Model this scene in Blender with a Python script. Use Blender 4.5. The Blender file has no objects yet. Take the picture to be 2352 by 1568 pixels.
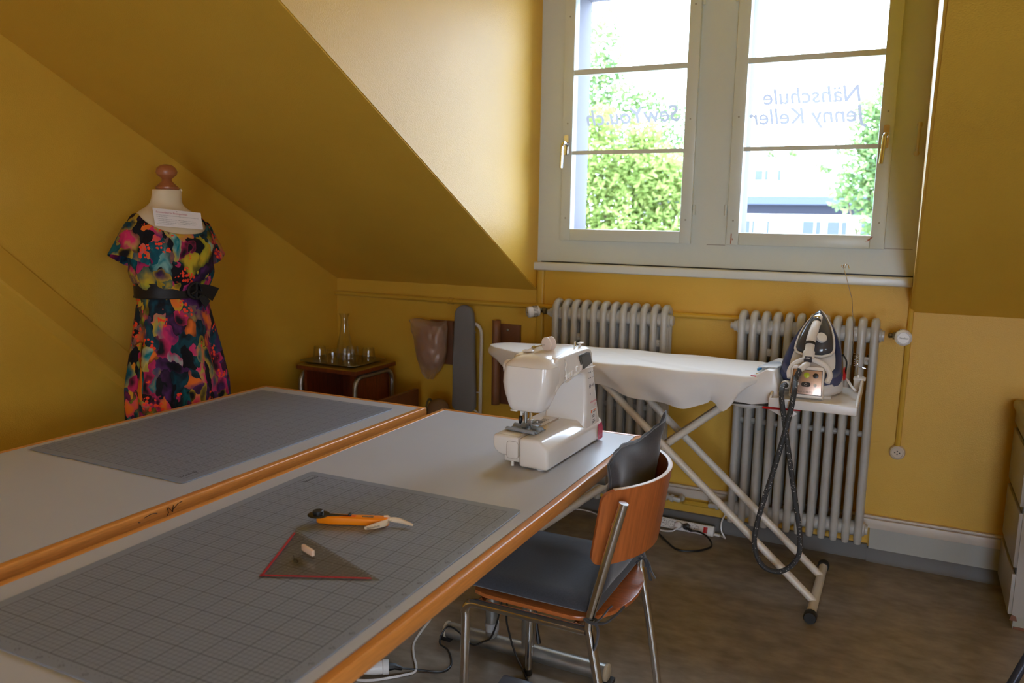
import bpy, bmesh, math, random
from mathutils import Vector, Matrix, Euler, noise as mnoise
random.seed(7)
PI = math.pi
S = bpy.context.scene
C = S.collection

# ------------------------------------------------------------------ camera, sky, light, exposure
FPX, YAW, PITCH, ROLL = 1848.93, 0.4547, 0.1519, 0.0166
CAM = Vector((0, 0, 1.395))
cy, sy, cp, sp, cr, sr = math.cos(YAW), math.sin(YAW), math.cos(PITCH), math.sin(PITCH), math.cos(ROLL), math.sin(ROLL)
f0, r0, u0 = Vector((-sy, cy, 0)), Vector((cy, sy, 0)), Vector((0, 0, 1))
fw = f0 * cp - u0 * sp
up = u0 * cp + f0 * sp
rt = r0 * cr + up * sr
up2 = -r0 * sr + up * cr
cam_d = bpy.data.cameras.new('camera')
cam = bpy.data.objects.new('camera', cam_d)
C.objects.link(cam)
M = Matrix.Identity(4)
for i in range(3):
    M[i][0], M[i][1], M[i][2], M[i][3] = rt[i], up2[i], -fw[i], CAM[i]
cam.matrix_world = M
cam_d.sensor_width = 36.0
cam_d.lens = FPX / 2352 * 36.0
cam_d.clip_start, cam_d.clip_end = 0.05, 400
cam_d.dof.use_dof = True
cam_d.dof.focus_distance = 2.35
cam_d.dof.aperture_fstop = 4.0
S.camera = cam

SKY = 7.0
w = bpy.data.worlds.new('overcast_sky')
S.world = w
w.use_nodes = True
bg = w.node_tree.nodes['Background']
bg.inputs['Color'].default_value = (0.76, 0.92, 1.16, 1)
bg.inputs['Strength'].default_value = SKY
S.view_settings.view_transform = 'Standard'
S.view_settings.look = 'None'
S.view_settings.gamma = 1.0
S.view_settings.use_curve_mapping = False
S.view_settings.exposure = 1.12
S.cycles.max_bounces = 14
S.cycles.diffuse_bounces = 7
S.cycles.glossy_bounces = 6
S.cycles.transmission_bounces = 10
S.cycles.transparent_max_bounces = 24
S.cycles.sample_clamp_indirect = 6.0
S.cycles.caustics_reflective = False
S.cycles.caustics_refractive = False

def portal(name, loc, rot, sx, sy_):
    d = bpy.data.lights.new(name, 'AREA')
    d.shape = 'RECTANGLE'
    d.size, d.size_y = sx, sy_
    d.cycles.is_portal = True
    o = bpy.data.objects.new(name, d)
    o.location = loc
    o.rotation_euler = rot
    C.objects.link(o)
    return o
portal('daylight_portal', (-0.80, 3.80, 1.90), (-PI / 2, 0, 0), 1.75, 1.35)       # shines towards -Y
portal('daylight_portal', (2.36, -1.2, 1.40), (PI / 2, 0, PI / 2), 1.2, 1.1)           # added gable window, shines towards -X
# added warm fill light, set in the unseen doorway behind the camera
ld = bpy.data.lights.new('warm_fill_light', 'AREA')
ld.shape = 'RECTANGLE'; ld.size, ld.size_y = .85, 1.95
ld.color = (1.0, .64, .34); ld.energy = 2.6
lo = bpy.data.objects.new('warm_fill_light', ld); C.objects.link(lo)
lo.location = (1.03, -2.74, 1.02); lo.rotation_euler = (PI / 2, 0, 0)

# ------------------------------------------------------------------ materials
def lin(h):
    h = h.lstrip('#')
    v = [int(h[i:i + 2], 16) / 255 for i in (0, 2, 4)]
    return tuple(((x + .055) / 1.055) ** 2.4 if x > .04045 else x / 12.92 for x in v) + (1,)
MATS = {}
def mat(name, col, rough=.5, metal=0., spec=.5, var=0., vscale=8., bump=0., bscale=120., stretch=None, coat=0., sub=None, sheen=0., bdist=.002):
    if name in MATS: return MATS[name]
    m = bpy.data.materials.new(name)
    m.use_nodes = True
    nt = m.node_tree
    p = nt.nodes['Principled BSDF']
    col = lin(col) if isinstance(col, str) else tuple(col) + (1,)
    p.inputs['Base Color'].default_value = col
    p.inputs['Roughness'].default_value = rough
    p.inputs['Metallic'].default_value = metal
    p.inputs['Specular IOR Level'].default_value = spec
    p.inputs['Coat Weight'].default_value = coat
    p.inputs['Coat Roughness'].default_value = .08
    p.inputs['Sheen Weight'].default_value = sheen
    if var or bump:
        tc = nt.nodes.new('ShaderNodeTexCoord')
        mp = nt.nodes.new('ShaderNodeMapping')
        nt.links.new(tc.outputs['Object'], mp.inputs['Vector'])
        if stretch: mp.inputs['Scale'].default_value = stretch
    if var:
        n = nt.nodes.new('ShaderNodeTexNoise')
        n.inputs['Scale'].default_value = vscale
        n.inputs['Detail'].default_value = 6
        nt.links.new(mp.outputs['Vector'], n.inputs['Vector'])
        mx = nt.nodes.new('ShaderNodeMix')
        mx.data_type = 'RGBA'
        mr = nt.nodes.new('ShaderNodeMapRange')
        mr.inputs['From Min'].default_value = .3
        mr.inputs['From Max'].default_value = .7
        nt.links.new(n.outputs['Fac'], mr.inputs['Value'])
        nt.links.new(mr.outputs['Result'], mx.inputs['Factor'])
        mx.inputs['A'].default_value = tuple(c * (1 - var) for c in col[:3]) + (1,)
        mx.inputs['B'].default_value = tuple(min(1, c * (1 + var)) for c in col[:3]) + (1,)
        nt.links.new(mx.outputs['Result'], p.inputs['Base Color'])
    if bump:
        n2 = nt.nodes.new('ShaderNodeTexNoise')
        n2.inputs['Scale'].default_value = bscale
        n2.inputs['Detail'].default_value = 4
        nt.links.new(mp.outputs['Vector'], n2.inputs['Vector'])
        b = nt.nodes.new('ShaderNodeBump')
        b.inputs['Strength'].default_value = bump
        b.inputs['Distance'].default_value = bdist
        nt.links.new(n2.outputs['Fac'], b.inputs['Height'])
        nt.links.new(b.outputs['Normal'], p.inputs['Normal'])
    MATS[name] = m
    return m

YEL = mat('yellow_plaster', (.69, .412, .046), .48, spec=.5, var=.04, vscale=3, bump=.38, bscale=230, bdist=.003)
YELP = mat('yellow_gloss_paint', (.62, .38, .045), .38)
WOODW = mat('cream_window_paint', (.59, .63, .585), .32, var=.02, vscale=4)
WHITEP = mat('white_sill_paint', (.66, .69, .66), .28)
RAD = mat('grey_white_radiator_enamel', (.46, .45, .42), .3, var=.05, vscale=20)
TRUNK = mat('cream_cable_duct', (.62, .55, .47), .4)
SKIRT = mat('grey_skirting_paint', (.42, .42, .38), .45)
COVE = mat('grey_rubber_cove', (.13, .125, .115), .55)
FLOOR = mat('marbled_linoleum', (.255, .215, .17), .34, var=.30, vscale=13, bump=.05, bscale=60, stretch=(1, 1.7, 1))
LAM = mat('grey_laminate', (.48, .50, .545), .34, var=.02, vscale=5, bump=.02, bscale=400)
EDGE = mat('beech_edge_band', (.64, .26, .06), .28, var=.15, vscale=9, stretch=(30, 2, 30))
BEECH = mat('varnished_beech_plywood', (.43, .125, .032), .28, var=.22, vscale=7, stretch=(5, 18, 1.2))
PLYEDGE = mat('pale_plywood_edge', (.70, .56, .42), .4)
CHROME = mat('polished_chrome', (.72, .71, .69), .13, metal=1)
STEEL = mat('galvanised_steel', (.42, .43, .42), .38, metal=.9, var=.12, vscale=25)
DENIM = mat('charcoal_cushion_fabric', (.038, .041, .053), .85, var=.2, vscale=240, bump=.25, bscale=600, sheen=.3, bdist=.001)
BLACK = mat('black_plastic', (.012, .012, .013), .4)
RUBBER = mat('black_rubber', (.014, .014, .014), .6)
WHITE = mat('white_plastic', (.76, .74, .71), .3)
SMW = mat('glossy_white_machine_plastic', (.80, .765, .72), .22, coat=.3)
SMSEAM = mat('seam_shadow_plastic', (.42, .34, .28), .5)
CREAMT = mat('cream_metal_tube', (.70, .655, .57), .34)
SHEET = mat('white_cotton_sheet', (.80, .79, .77), .85, bump=.35, bscale=11, sheen=.1, bdist=.006)
GREYFAB = mat('grey_board_cover', (.185, .185, .185), .8, bump=.3, bscale=500)
NAVY = mat('navy_gloss_plastic', (.045, .055, .12), .22)
COPPER = mat('brushed_copper_panel', (.62, .45, .36), .32, metal=.85)
ORANGE = mat('orange_plastic', (.95, .27, .004), .35)
CHIP = mat('brown_chipboard', (.17, .065, .030), .55, var=.15, vscale=14)
TABWOOD = mat('reddish_veneer', (.17, .038, .010), .38, var=.3, vscale=8, stretch=(14, 14, 1.5))
OLIVE = mat('olive_laminate', (.36, .235, .03), .4, var=.05)
BRASSY = mat('olive_metal_tray', (.26, .20, .06), .35, metal=.6)
CALICO = mat('cream_calico', (.74, .62, .42), .8, bump=.15, bscale=300)
WOODKNOB = mat('turned_wood', (.36, .125, .045), .35, var=.2, vscale=10, stretch=(3, 3, 1))
LEATHER = mat('black_leather', (.010, .008, .008), .5, spec=.3, bump=.15, bscale=160)
PAPER = mat('white_paper', (.80, .76, .74), .8)
INK = mat('black_ink', (.02, .02, .022), .7)
FAINTINK = mat('grey_ink', (.10, .10, .11), .7)
PINK = mat('magenta_ink', (.62, .03, .12), .6)
RED = mat('red_plastic', (.55, .01, .015), .3)
MATGREY = (.225, .262, .33)
CABW = mat('grey_white_cabinet_lacquer', (.36, .33, .29), .42)
CABTOP = mat('greenish_cabinet_top', (.33, .32, .26), .4)
PINKTEX = mat('pinkish_brown_cloth', (.33, .165, .11), .8, bump=.2, bscale=200)

def glassy(name, tint, gloss=.08, rough=.0):
    m = bpy.data.materials.new(name); m.use_nodes = True
    nt = m.node_tree; nt.nodes.remove(nt.nodes['Principled BSDF'])
    out = nt.nodes['Material Output']
    tr = nt.nodes.new('ShaderNodeBsdfTransparent'); tr.inputs['Color'].default_value = tuple(tint) + (1,)
    gl = nt.nodes.new('ShaderNodeBsdfGlossy'); gl.inputs['Roughness'].default_value = rough
    lw = nt.nodes.new('ShaderNodeLayerWeight'); lw.inputs['Blend'].default_value = .25
    mt = nt.nodes.new('ShaderNodeMath'); mt.operation = 'MULTIPLY_ADD'
    mt.inputs[1].default_value = gloss * 4; mt.inputs[2].default_value = gloss * .4
    nt.links.new(lw.outputs['Fresnel'], mt.inputs[0])
    mx = nt.nodes.new('ShaderNodeMixShader')
    nt.links.new(mt.outputs[0], mx.inputs[0]); nt.links.new(tr.outputs[0], mx.inputs[1]); nt.links.new(gl.outputs[0], mx.inputs[2])
    nt.links.new(mx.outputs[0], out.inputs['Surface'])
    return m
PANE = glassy('window_glass', (.97, .985, .985), .02)
TUMBLER = glassy('tumbler_glass', (.975, .98, .955), .10)
ACRYL = glassy('smoky_clear_acrylic', (.895, .875, .84), .03, .05)
SMOKE = glassy('smoky_tank_plastic', (.16, .18, .24), .09, .03)

def thin_film(name, tcol, dcol, fac):
    m = bpy.data.materials.new(name); m.use_nodes = True
    nt = m.node_tree; nt.nodes.remove(nt.nodes['Principled BSDF'])
    out = nt.nodes['Material Output']
    tr = nt.nodes.new('ShaderNodeBsdfTransparent'); tr.inputs['Color'].default_value = tuple(tcol) + (1,)
    df = nt.nodes.new('ShaderNodeBsdfDiffuse'); df.inputs['Color'].default_value = tuple(dcol) + (1,)
    tl = nt.nodes.new('ShaderNodeBsdfTranslucent'); tl.inputs['Color'].default_value = tuple(dcol) + (1,)
    gl = nt.nodes.new('ShaderNodeBsdfGlossy'); gl.inputs['Roughness'].default_value = .3
    m1 = nt.nodes.new('ShaderNodeMixShader'); m1.inputs[0].default_value = .45
    m2 = nt.nodes.new('ShaderNodeMixShader'); m2.inputs[0].default_value = fac
    m3 = nt.nodes.new('ShaderNodeMixShader'); m3.inputs[0].default_value = .05
    L = nt.links.new
    L(df.outputs[0], m1.inputs[1]); L(tl.outputs[0], m1.inputs[2])
    L(tr.outputs[0], m2.inputs[1]); L(m1.outputs[0], m2.inputs[2])
    L(m2.outputs[0], m3.inputs[1]); L(gl.outputs[0], m3.inputs[2]); L(m3.outputs[0], out.inputs['Surface'])
    return m
BAGM = thin_film('milky_plastic_film', (.97, .92, .86), (.72, .58, .46), .34)
FILM = thin_film('frosted_lettering_film', (.05, .05, .055), (.275, .265, .285), .85)

def mat_grid():
    m = bpy.data.materials.new('grey_cutting_mat_grid'); m.use_nodes = True
    nt = m.node_tree; p = nt.nodes['Principled BSDF']; L = nt.links.new
    p.inputs['Roughness'].default_value = .42
    tc = nt.nodes.new('ShaderNodeTexCoord'); sx = nt.nodes.new('ShaderNodeSeparateXYZ')
    L(tc.outputs['Object'], sx.inputs[0])
    def math_(op, a, b=None, c=None):
        n = nt.nodes.new('ShaderNodeMath'); n.operation = op
        for i, v in enumerate((a, b, c)):
            if v is None: continue
            if isinstance(v, (int, float)): n.inputs[i].default_value = v
            else: L(v, n.inputs[i])
        return n.outputs[0]
    def lines(out, step, width):
        q = math_('DIVIDE', out, step)
        fr = math_('FRACT', math_('ADD', q, 100.5))
        d = math_('MULTIPLY', math_('ABSOLUTE', math_('SUBTRACT', fr, .5)), step)
        return math_('LESS_THAN', d, width / 2)
    u, v = sx.outputs['X'], math_('MULTIPLY', sx.outputs['Y'], -1)
    fine = math_('MAXIMUM', lines(u, .01, .0010), lines(v, .01, .0010))
    bold = math_('MAXIMUM', lines(u, .05, .0016), lines(v, .05, .0016))
    val = math_('MAXIMUM', math_('MULTIPLY', fine, .60), math_('MULTIPLY', bold, .90))
    ins = math_('MULTIPLY', math_('MULTIPLY', math_('GREATER_THAN', u, -.0008), math_('LESS_THAN', u, .5508)),
                math_('MULTIPLY', math_('GREATER_THAN', v, -.0008), math_('LESS_THAN', v, .8508)))
    logo = math_('MULTIPLY', math_('MULTIPLY', math_('GREATER_THAN', u, .0015), math_('LESS_THAN', u, .0125)),
                 math_('MULTIPLY', math_('GREATER_THAN', v, .0015), math_('LESS_THAN', v, .0485)))
    val = math_('MULTIPLY', math_('MULTIPLY', val, ins), math_('SUBTRACT', 1.0, logo))
    mx = nt.nodes.new('ShaderNodeMix'); mx.data_type = 'RGBA'
    L(val, mx.inputs['Factor'])
    mx.inputs['A'].default_value = MATGREY + (1,)
    mx.inputs['B'].default_value = (.022, .020, .022, 1)
    L(mx.outputs['Result'], p.inputs['Base Color'])
    return m
GRID = mat_grid()

def mat_dress():
    m = bpy.data.materials.new('abstract_floral_print'); m.use_nodes = True
    nt = m.node_tree; p = nt.nodes['Principled BSDF']; L = nt.links.new
    p.inputs['Roughness'].default_value = .75; p.inputs['Specular IOR Level'].default_value = .25
    tc = nt.nodes.new('ShaderNodeTexCoord')
    ns = nt.nodes.new('ShaderNodeTexNoise'); ns.inputs['Scale'].default_value = 11; ns.inputs['Detail'].default_value = 3
    mpd = nt.nodes.new('ShaderNodeMapping'); mpd.inputs['Scale'].default_value = (1, 1, .72); mpd.inputs['Rotation'].default_value = (.5, .35, .2)
    L(tc.outputs['Object'], mpd.inputs['Vector']); L(mpd.outputs['Vector'], ns.inputs['Vector'])
    va = nt.nodes.new('ShaderNodeVectorMath'); va.operation = 'MULTIPLY_ADD'
    va.inputs[1].default_value = (.17, .17, .17)
    L(ns.outputs['Color'], va.inputs[0]); L(mpd.outputs['Vector'], va.inputs[2])
    vo = nt.nodes.new('ShaderNodeTexVoronoi'); vo.inputs['Scale'].default_value = 19; vo.inputs['Randomness'].default_value = 1
    L(va.outputs[0], vo.inputs['Vector'])
    sp_ = nt.nodes.new('ShaderNodeSeparateColor'); L(vo.outputs['Color'], sp_.inputs[0])
    def ramp(stops, src, mode='CONSTANT'):
        r = nt.nodes.new('ShaderNodeValToRGB'); r.color_ramp.interpolation = mode
        e = r.color_ramp.elements
        e[0].position, e[0].color = stops[0][0], tuple(stops[0][1]) + (1,)
        e[1].position, e[1].color = stops[1][0], tuple(stops[1][1]) + (1,)
        for po, c in stops[2:]:
            q = e.new(po); q.color = tuple(c) + (1,)
        L(src, r.inputs[0]); return r.outputs[0]
    BLK, TEAL, DTEAL = (.006, .005, .008), (.0, .16, .19), (.005, .06, .09)
    ORG, MAG, YELL, MINT, PUR, RED_ = (.80, .17, .02), (.66, .03, .14), (.55, .36, .02), (.30, .50, .44), (.09, .02, .11), (.90, .06, .02)
    pal1 = ramp([(0, BLK), (.25, TEAL), (.36, ORG), (.45, MAG), (.53, YELL), (.60, BLK), (.72, MINT), (.78, DTEAL), (.92, PUR)], sp_.outputs[0])
    pal2 = ramp([(0, BLK), (.23, DTEAL), (.32, YELL), (.40, ORG), (.50, (.40, .42, .03)), (.57, PUR), (.68, TEAL), (.82, BLK), (.93, MAG)], sp_.outputs[0])
    n2 = nt.nodes.new('ShaderNodeTexNoise'); n2.inputs['Scale'].default_value = 24; n2.inputs['Detail'].default_value = 1.5
    L(va.outputs[0], n2.inputs['Vector'])
    mr = nt.nodes.new('ShaderNodeMapRange'); mr.inputs['From Min'].default_value = .36; mr.inputs['From Max'].default_value = .64
    L(n2.outputs['Fac'], mr.inputs['Value'])
    mx = nt.nodes.new('ShaderNodeMix'); mx.data_type = 'RGBA'
    L(mr.outputs[0], mx.inputs['Factor']); L(pal1, mx.inputs['A']); L(pal2, mx.inputs['B'])
    ed = nt.nodes.new('ShaderNodeMapRange'); ed.interpolation_type = 'SMOOTHSTEP'
    ed.inputs['From Min'].default_value = .28; ed.inputs['From Max'].default_value = .78; ed.inputs['To Max'].default_value = .80
    L(vo.outputs['Distance'], ed.inputs['Value'])
    pt = nt.nodes.new('ShaderNodeMix'); pt.data_type = 'RGBA'
    L(ed.outputs[0], pt.inputs['Factor']); L(mx.outputs['Result'], pt.inputs['A'])
    pal3 = ramp([(0, BLK), (.3, MAG), (.45, PUR), (.6, YELL), (.72, DTEAL), (.9, BLK)], sp_.outputs[1])
    L(pal3, pt.inputs['B'])
    v2 = nt.nodes.new('ShaderNodeTexVoronoi'); v2.inputs['Scale'].default_value = 75
    L(tc.outputs['Object'], v2.inputs['Vector'])
    n3 = nt.nodes.new('ShaderNodeTexNoise'); n3.inputs['Scale'].default_value = 16; n3.inputs['Detail'].default_value = 0
    L(tc.outputs['Object'], n3.inputs['Vector'])
    a = nt.nodes.new('ShaderNodeMath'); a.operation = 'LESS_THAN'; a.inputs[1].default_value = .42; L(v2.outputs['Distance'], a.inputs[0])
    b = nt.nodes.new('ShaderNodeMath'); b.operation = 'GREATER_THAN'; b.inputs[1].default_value = .64; L(n3.outputs['Fac'], b.inputs[0])
    c = nt.nodes.new('ShaderNodeMath'); c.operation = 'MULTIPLY'; L(a.outputs[0], c.inputs[0]); L(b.outputs[0], c.inputs[1])
    m3 = nt.nodes.new('ShaderNodeMix'); m3.data_type = 'RGBA'
    L(c.outputs[0], m3.inputs['Factor']); L(pt.outputs['Result'], m3.inputs['A']); m3.inputs['B'].default_value = RED_ + (1,)
    L(m3.outputs['Result'], p.inputs['Base Color'])
    return m
FLORAL = mat_dress()

def mat_hose():
    m = bpy.data.materials.new('woven_grey_hose'); m.use_nodes = True
    nt = m.node_tree; p = nt.nodes['Principled BSDF']; L = nt.links.new
    p.inputs['Roughness'].default_value = .7
    tc = nt.nodes.new('ShaderNodeTexCoord')
    v = nt.nodes.new('ShaderNodeTexVoronoi'); v.inputs['Scale'].default_value = 115
    L(tc.outputs['Object'], v.inputs['Vector'])
    r = nt.nodes.new('ShaderNodeMath'); r.operation = 'LESS_THAN'; r.inputs[1].default_value = .20
    L(v.outputs['Distance'], r.inputs[0])
    mx = nt.nodes.new('ShaderNodeMix'); mx.data_type = 'RGBA'
    L(r.outputs[0], mx.inputs['Factor'])
    mx.inputs['A'].default_value = (.035, .037, .04, 1); mx.inputs['B'].default_value = (.55, .55, .52, 1)
    L(mx.outputs['Result'], p.inputs['Base Color'])
    return m
HOSE = mat_hose()

def mat_leaf(name, c1, c2):
    m = bpy.data.materials.new(name); m.use_nodes = True
    nt = m.node_tree; nt.nodes.remove(nt.nodes['Principled BSDF']); L = nt.links.new
    out = nt.nodes['Material Output']
    g = nt.nodes.new('ShaderNodeNewGeometry')
    mx = nt.nodes.new('ShaderNodeMix'); mx.data_type = 'RGBA'
    L(g.outputs['Random Per Island'], mx.inputs['Factor'])
    mx.inputs['A'].default_value = c1 + (1,); mx.inputs['B'].default_value = c2 + (1,)
    d = nt.nodes.new('ShaderNodeBsdfDiffuse'); t = nt.nodes.new('ShaderNodeBsdfTranslucent')
    L(mx.outputs['Result'], d.inputs['Color']); L(mx.outputs['Result'], t.inputs['Color'])
    s = nt.nodes.new('ShaderNodeMixShader'); s.inputs[0].default_value = .5
    L(d.outputs[0], s.inputs[1]); L(t.outputs[0], s.inputs[2]); L(s.outputs[0], out.inputs['Surface'])
    return m

# ------------------------------------------------------------------ mesh helpers
class MB:
    def __init__(s):
        s.bm = bmesh.new()
    def face(s, pts):
        return s.bm.faces.new([s.bm.verts.new(p) for p in pts])
    def box(s, a, b, mtx=None):
        x0, y0, z0 = a; x1, y1, z1 = b
        v = [s.bm.verts.new(Vector(p) if mtx is None else mtx @ Vector(p)) for p in
             ((x0, y0, z0), (x1, y0, z0), (x1, y1, z0), (x0, y1, z0), (x0, y0, z1), (x1, y0, z1), (x1, y1, z1), (x0, y1, z1))]
        for f in ((0, 3, 2, 1), (4, 5, 6, 7), (0, 1, 5, 4), (1, 2, 6, 5), (2, 3, 7, 6), (3, 0, 4, 7)):
            s.bm.faces.new([v[i] for i in f])
        return s
    def prism(s, poly, axis, a, b, mtx=None):
        # poly: 2D points; axis 0: (y,z) along x; 1: (x,z) along y; 2: (x,y) along z
        def P(p, t):
            q = [(t, p[0], p[1]), (p[0], t, p[1]), (p[0], p[1], t)][axis]
            q = Vector(q)
            return q if mtx is None else mtx @ q
        A = [s.bm.verts.new(P(p, a)) for p in poly]
        B = [s.bm.verts.new(P(p, b)) for p in poly]
        n = len(poly)
        s.bm.faces.new(A); s.bm.faces.new(B[::-1])
        for i in range(n):
            s.bm.faces.new([A[i], B[i], B[(i + 1) % n], A[(i + 1) % n]])
        return s
    def loft(s, rings, cap=True, closed=True):
        R = [[s.bm.verts.new(p) for p in r] for r in rings]
        n = len(R[0])
        for i in range(len(R) - 1):
            for j in range(n if closed else n - 1):
                s.bm.faces.new([R[i][j], R[i][(j + 1) % n], R[i + 1][(j + 1) % n], R[i + 1][j]])
        if cap:
            s.bm.faces.new(R[0][::-1]); s.bm.faces.new(R[-1])
        return s
    def tube(s, pts, r, seg=10, cap=True, closed=False, flat=None):
        pts = [Vector(p) for p in pts]
        n = len(pts)
        rad = r if isinstance(r, (list, tuple)) else [r] * n
        T = []
        for i in range(n):
            a = pts[i - 1] if (i > 0 or closed) else pts[i]
            b = pts[(i + 1) % n] if (i < n - 1 or closed) else pts[i]
            T.append((b - a).normalized())
        ref = Vector((0, 0, 1)) if abs(T[0].z) < .9 else Vector((1, 0, 0))
        nrm = (ref - T[0] * ref.dot(T[0])).normalized()
        rings = []
        for i in range(n):
            nrm = (nrm - T[i] * nrm.dot(T[i]))
            nrm = nrm.normalized() if nrm.length > 1e-6 else T[i].orthogonal().normalized()
            bn = T[i].cross(nrm)
            f = flat or 1.0
            rings.append([pts[i] + (nrm * math.cos(2 * PI * k / seg) * f + bn * math.sin(2 * PI * k / seg)) * rad[i] for k in range(seg)])
        if closed:
            rings.append(rings[0])
            R = [[s.bm.verts.new(p) for p in q] for q in rings[:-1]]
            R.append(R[0])
            for i in range(len(R) - 1):
                for j in range(seg):
                    s.bm.faces.new([R[i][j], R[i][(j + 1) % seg], R[i + 1][(j + 1) % seg], R[i + 1][j]])
        else:
            s.loft(rings, cap)
        return s
    def lathe(s, prof, c=(0, 0, 0), seg=24, mtx=None, cap=True):
        c = Vector(c)
        rings = []
        for r, z in prof:
            rr = []
            for k in range(seg):
                p = Vector((r * math.cos(2 * PI * k / seg), r * math.sin(2 * PI * k / seg), z))
                if mtx is not None: p = mtx @ p
                rr.append(p + c)
            rings.append(rr)
        return s.loft(rings, cap)
    def ball(s, c, rx, ry=None, rz=None, u=16, v=10):
        ry = ry or rx; rz = rz or rx
        pr = [(max(1e-4, math.sin(PI * i / v)), -math.cos(PI * i / v)) for i in range(v + 1)]
        rings = [[Vector(c) + Vector((rx * r * math.cos(2 * PI * k / u), ry * r * math.sin(2 * PI * k / u), rz * z)) for k in range(u)] for r, z in pr]
        return s.loft(rings, True)
    def add(s, me, mtx):
        vs = [s.bm.verts.new(mtx @ v.co) for v in me.vertices]
        for p in me.polygons:
            try: s.bm.faces.new([vs[i] for i in p.vertices])
            except ValueError: pass
        return s
    def mesh(s, name, m, off=None, smooth=True, bevel=0, bseg=2, angle=35, recalc=True):
        bm = s.bm
        if recalc: bmesh.ops.recalc_face_normals(bm, faces=bm.faces)
        if bevel:
            ed = [e for e in bm.edges if len(e.link_faces) == 2 and e.calc_face_angle(0) > math.radians(28)]
            bmesh.ops.bevel(bm, geom=ed, offset=bevel, segments=bseg, profile=.5, affect='EDGES', clamp_overlap=True)
        if off is not None: bmesh.ops.translate(bm, verts=bm.verts, vec=-Vector(off))
        me = bpy.data.meshes.new(name)
        bm.to_mesh(me); bm.free()
        me.materials.append(m)
        if smooth and len(me.polygons):
            me.shade_smooth(); me.set_sharp_from_angle(angle=math.radians(angle))
        return me

ORG_ = {}
def tag(o, label, cat, group=None):
    o['label'] = label; o['category'] = cat
    if group: o['group'] = group
    return o
def thing(name, loc, label=None, cat=None, group=None, rotz=0, world=False, kind=None, rot=None):
    o = bpy.data.objects.new(name, None)
    o.empty_display_size = .05
    C.objects.link(o)
    o.location = loc; o.rotation_euler = rot or (0, 0, rotz)
    if label: tag(o, label, cat, group)
    if kind: o['kind'] = kind
    ORG_[o.name] = Vector(loc) if world else Vector((0, 0, 0))
    return o
def part(name, mb, m, parent, label=None, mods=(), **k):
    off = ORG_.get(parent.name, Vector((0, 0, 0)))
    o = bpy.data.objects.new(name, mb.mesh(name, m, off, **k))
    C.objects.link(o); o.parent = parent
    ORG_[o.name] = off
    if label: o['label'] = label
    for t, kw in mods:
        md = o.modifiers.new(t.lower(), t)
        for a, v in kw.items(): setattr(md, a, v)
    return o
def solo(name, mb, m, label=None, cat=None, group=None, kind=None, mods=(), **k):
    xs = [v.co.copy() for v in mb.bm.verts]
    lo = [min(v[i] for v in xs) for i in range(3)]; hi = [max(v[i] for v in xs) for i in range(3)]
    base = Vector(((lo[0] + hi[0]) / 2, (lo[1] + hi[1]) / 2, lo[2]))
    o = bpy.data.objects.new(name, mb.mesh(name, m, base, **k))
    C.objects.link(o); o.location = base
    ORG_[o.name] = base
    if label: tag(o, label, cat, group)
    if kind: o['kind'] = kind
    for t, kw in mods:
        md = o.modifiers.new(t.lower(), t)
        for a, v in kw.items(): setattr(md, a, v)
    return o
def struct(name, mb, m, **k):
    return solo(name, mb, m, kind='structure', **k)
def dup(root, loc, rotz=0, label=None, group=None):
    r = root.copy(); C.objects.link(r); r.location = loc; r.rotation_euler = (0, 0, rotz)
    if label: r['label'] = label
    if group: r['group'] = group
    for ch in list(root.children):
        c = ch.copy(); C.objects.link(c); c.parent = r
        for g in list(ch.children):
            d = g.copy(); C.objects.link(d); d.parent = c
    return r
_tc = {}
def text_me(body, size=1., shear=0., align='LEFT', bold=0.):
    key = (body, size, shear, align, bold)
    if key in _tc: return _tc[key]
    cu = bpy.data.curves.new('lettering', 'FONT')
    cu.body = body; cu.size = size; cu.shear = shear; cu.align_x = align; cu.offset = bold
    cu.resolution_u = 3
    o = bpy.data.objects.new('lettering', cu); C.objects.link(o)
    bpy.context.view_layer.update()
    me = bpy.data.meshes.new_from_object(o.evaluated_get(bpy.context.evaluated_depsgraph_get()))
    bpy.data.objects.remove(o); bpy.data.curves.remove(cu)
    _tc[key] = me
    return me
def frame(loc, xdir, ydir):
    x = Vector(xdir).normalized(); z = x.cross(Vector(ydir)).normalized(); y = z.cross(x)
    m = Matrix.Identity(4)
    for i in range(3): m[i][0], m[i][1], m[i][2], m[i][3] = x[i], y[i], z[i], loc[i]
    return m
def arc(c, r, a0, a1, n, ax=(0, 1), base=(0, 0, 0)):
    out = []
    for i in range(n + 1):
        a = a0 + (a1 - a0) * i / n
        p = list(base); p[ax[0]] = c[0] + r * math.cos(a); p[ax[1]] = c[1] + r * math.sin(a)
        out.append(Vector(p))
    return out
def spline(pts, n=8):
    P = [Vector(p) for p in pts]; P = [2 * P[0] - P[1]] + P + [2 * P[-1] - P[-2]]
    out = []
    for i in range(1, len(P) - 2):
        for k in range(n):
            t = k / n
            a, b, c, d = P[i - 1], P[i], P[i + 1], P[i + 2]
            out.append(.5 * ((2 * b) + (c - a) * t + (2 * a - 5 * b + 4 * c - d) * t * t + (3 * b - a - 3 * c + d) * t ** 3))
    out.append(P[-2])
    return out
def rrect(hx, hy, r, n=5, cx=0, cy=0):
    o = []
    for (sx_, sy_, a0) in ((1, 1, 0), (-1, 1, PI / 2), (-1, -1, PI), (1, -1, 1.5 * PI)):
        for k in range(n + 1):
            a = a0 + PI / 2 * k / n
            o.append((cx + sx_ * (hx - r) + r * math.cos(a), cy + sy_ * (hy - r) + r * math.sin(a)))
    return o

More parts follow.
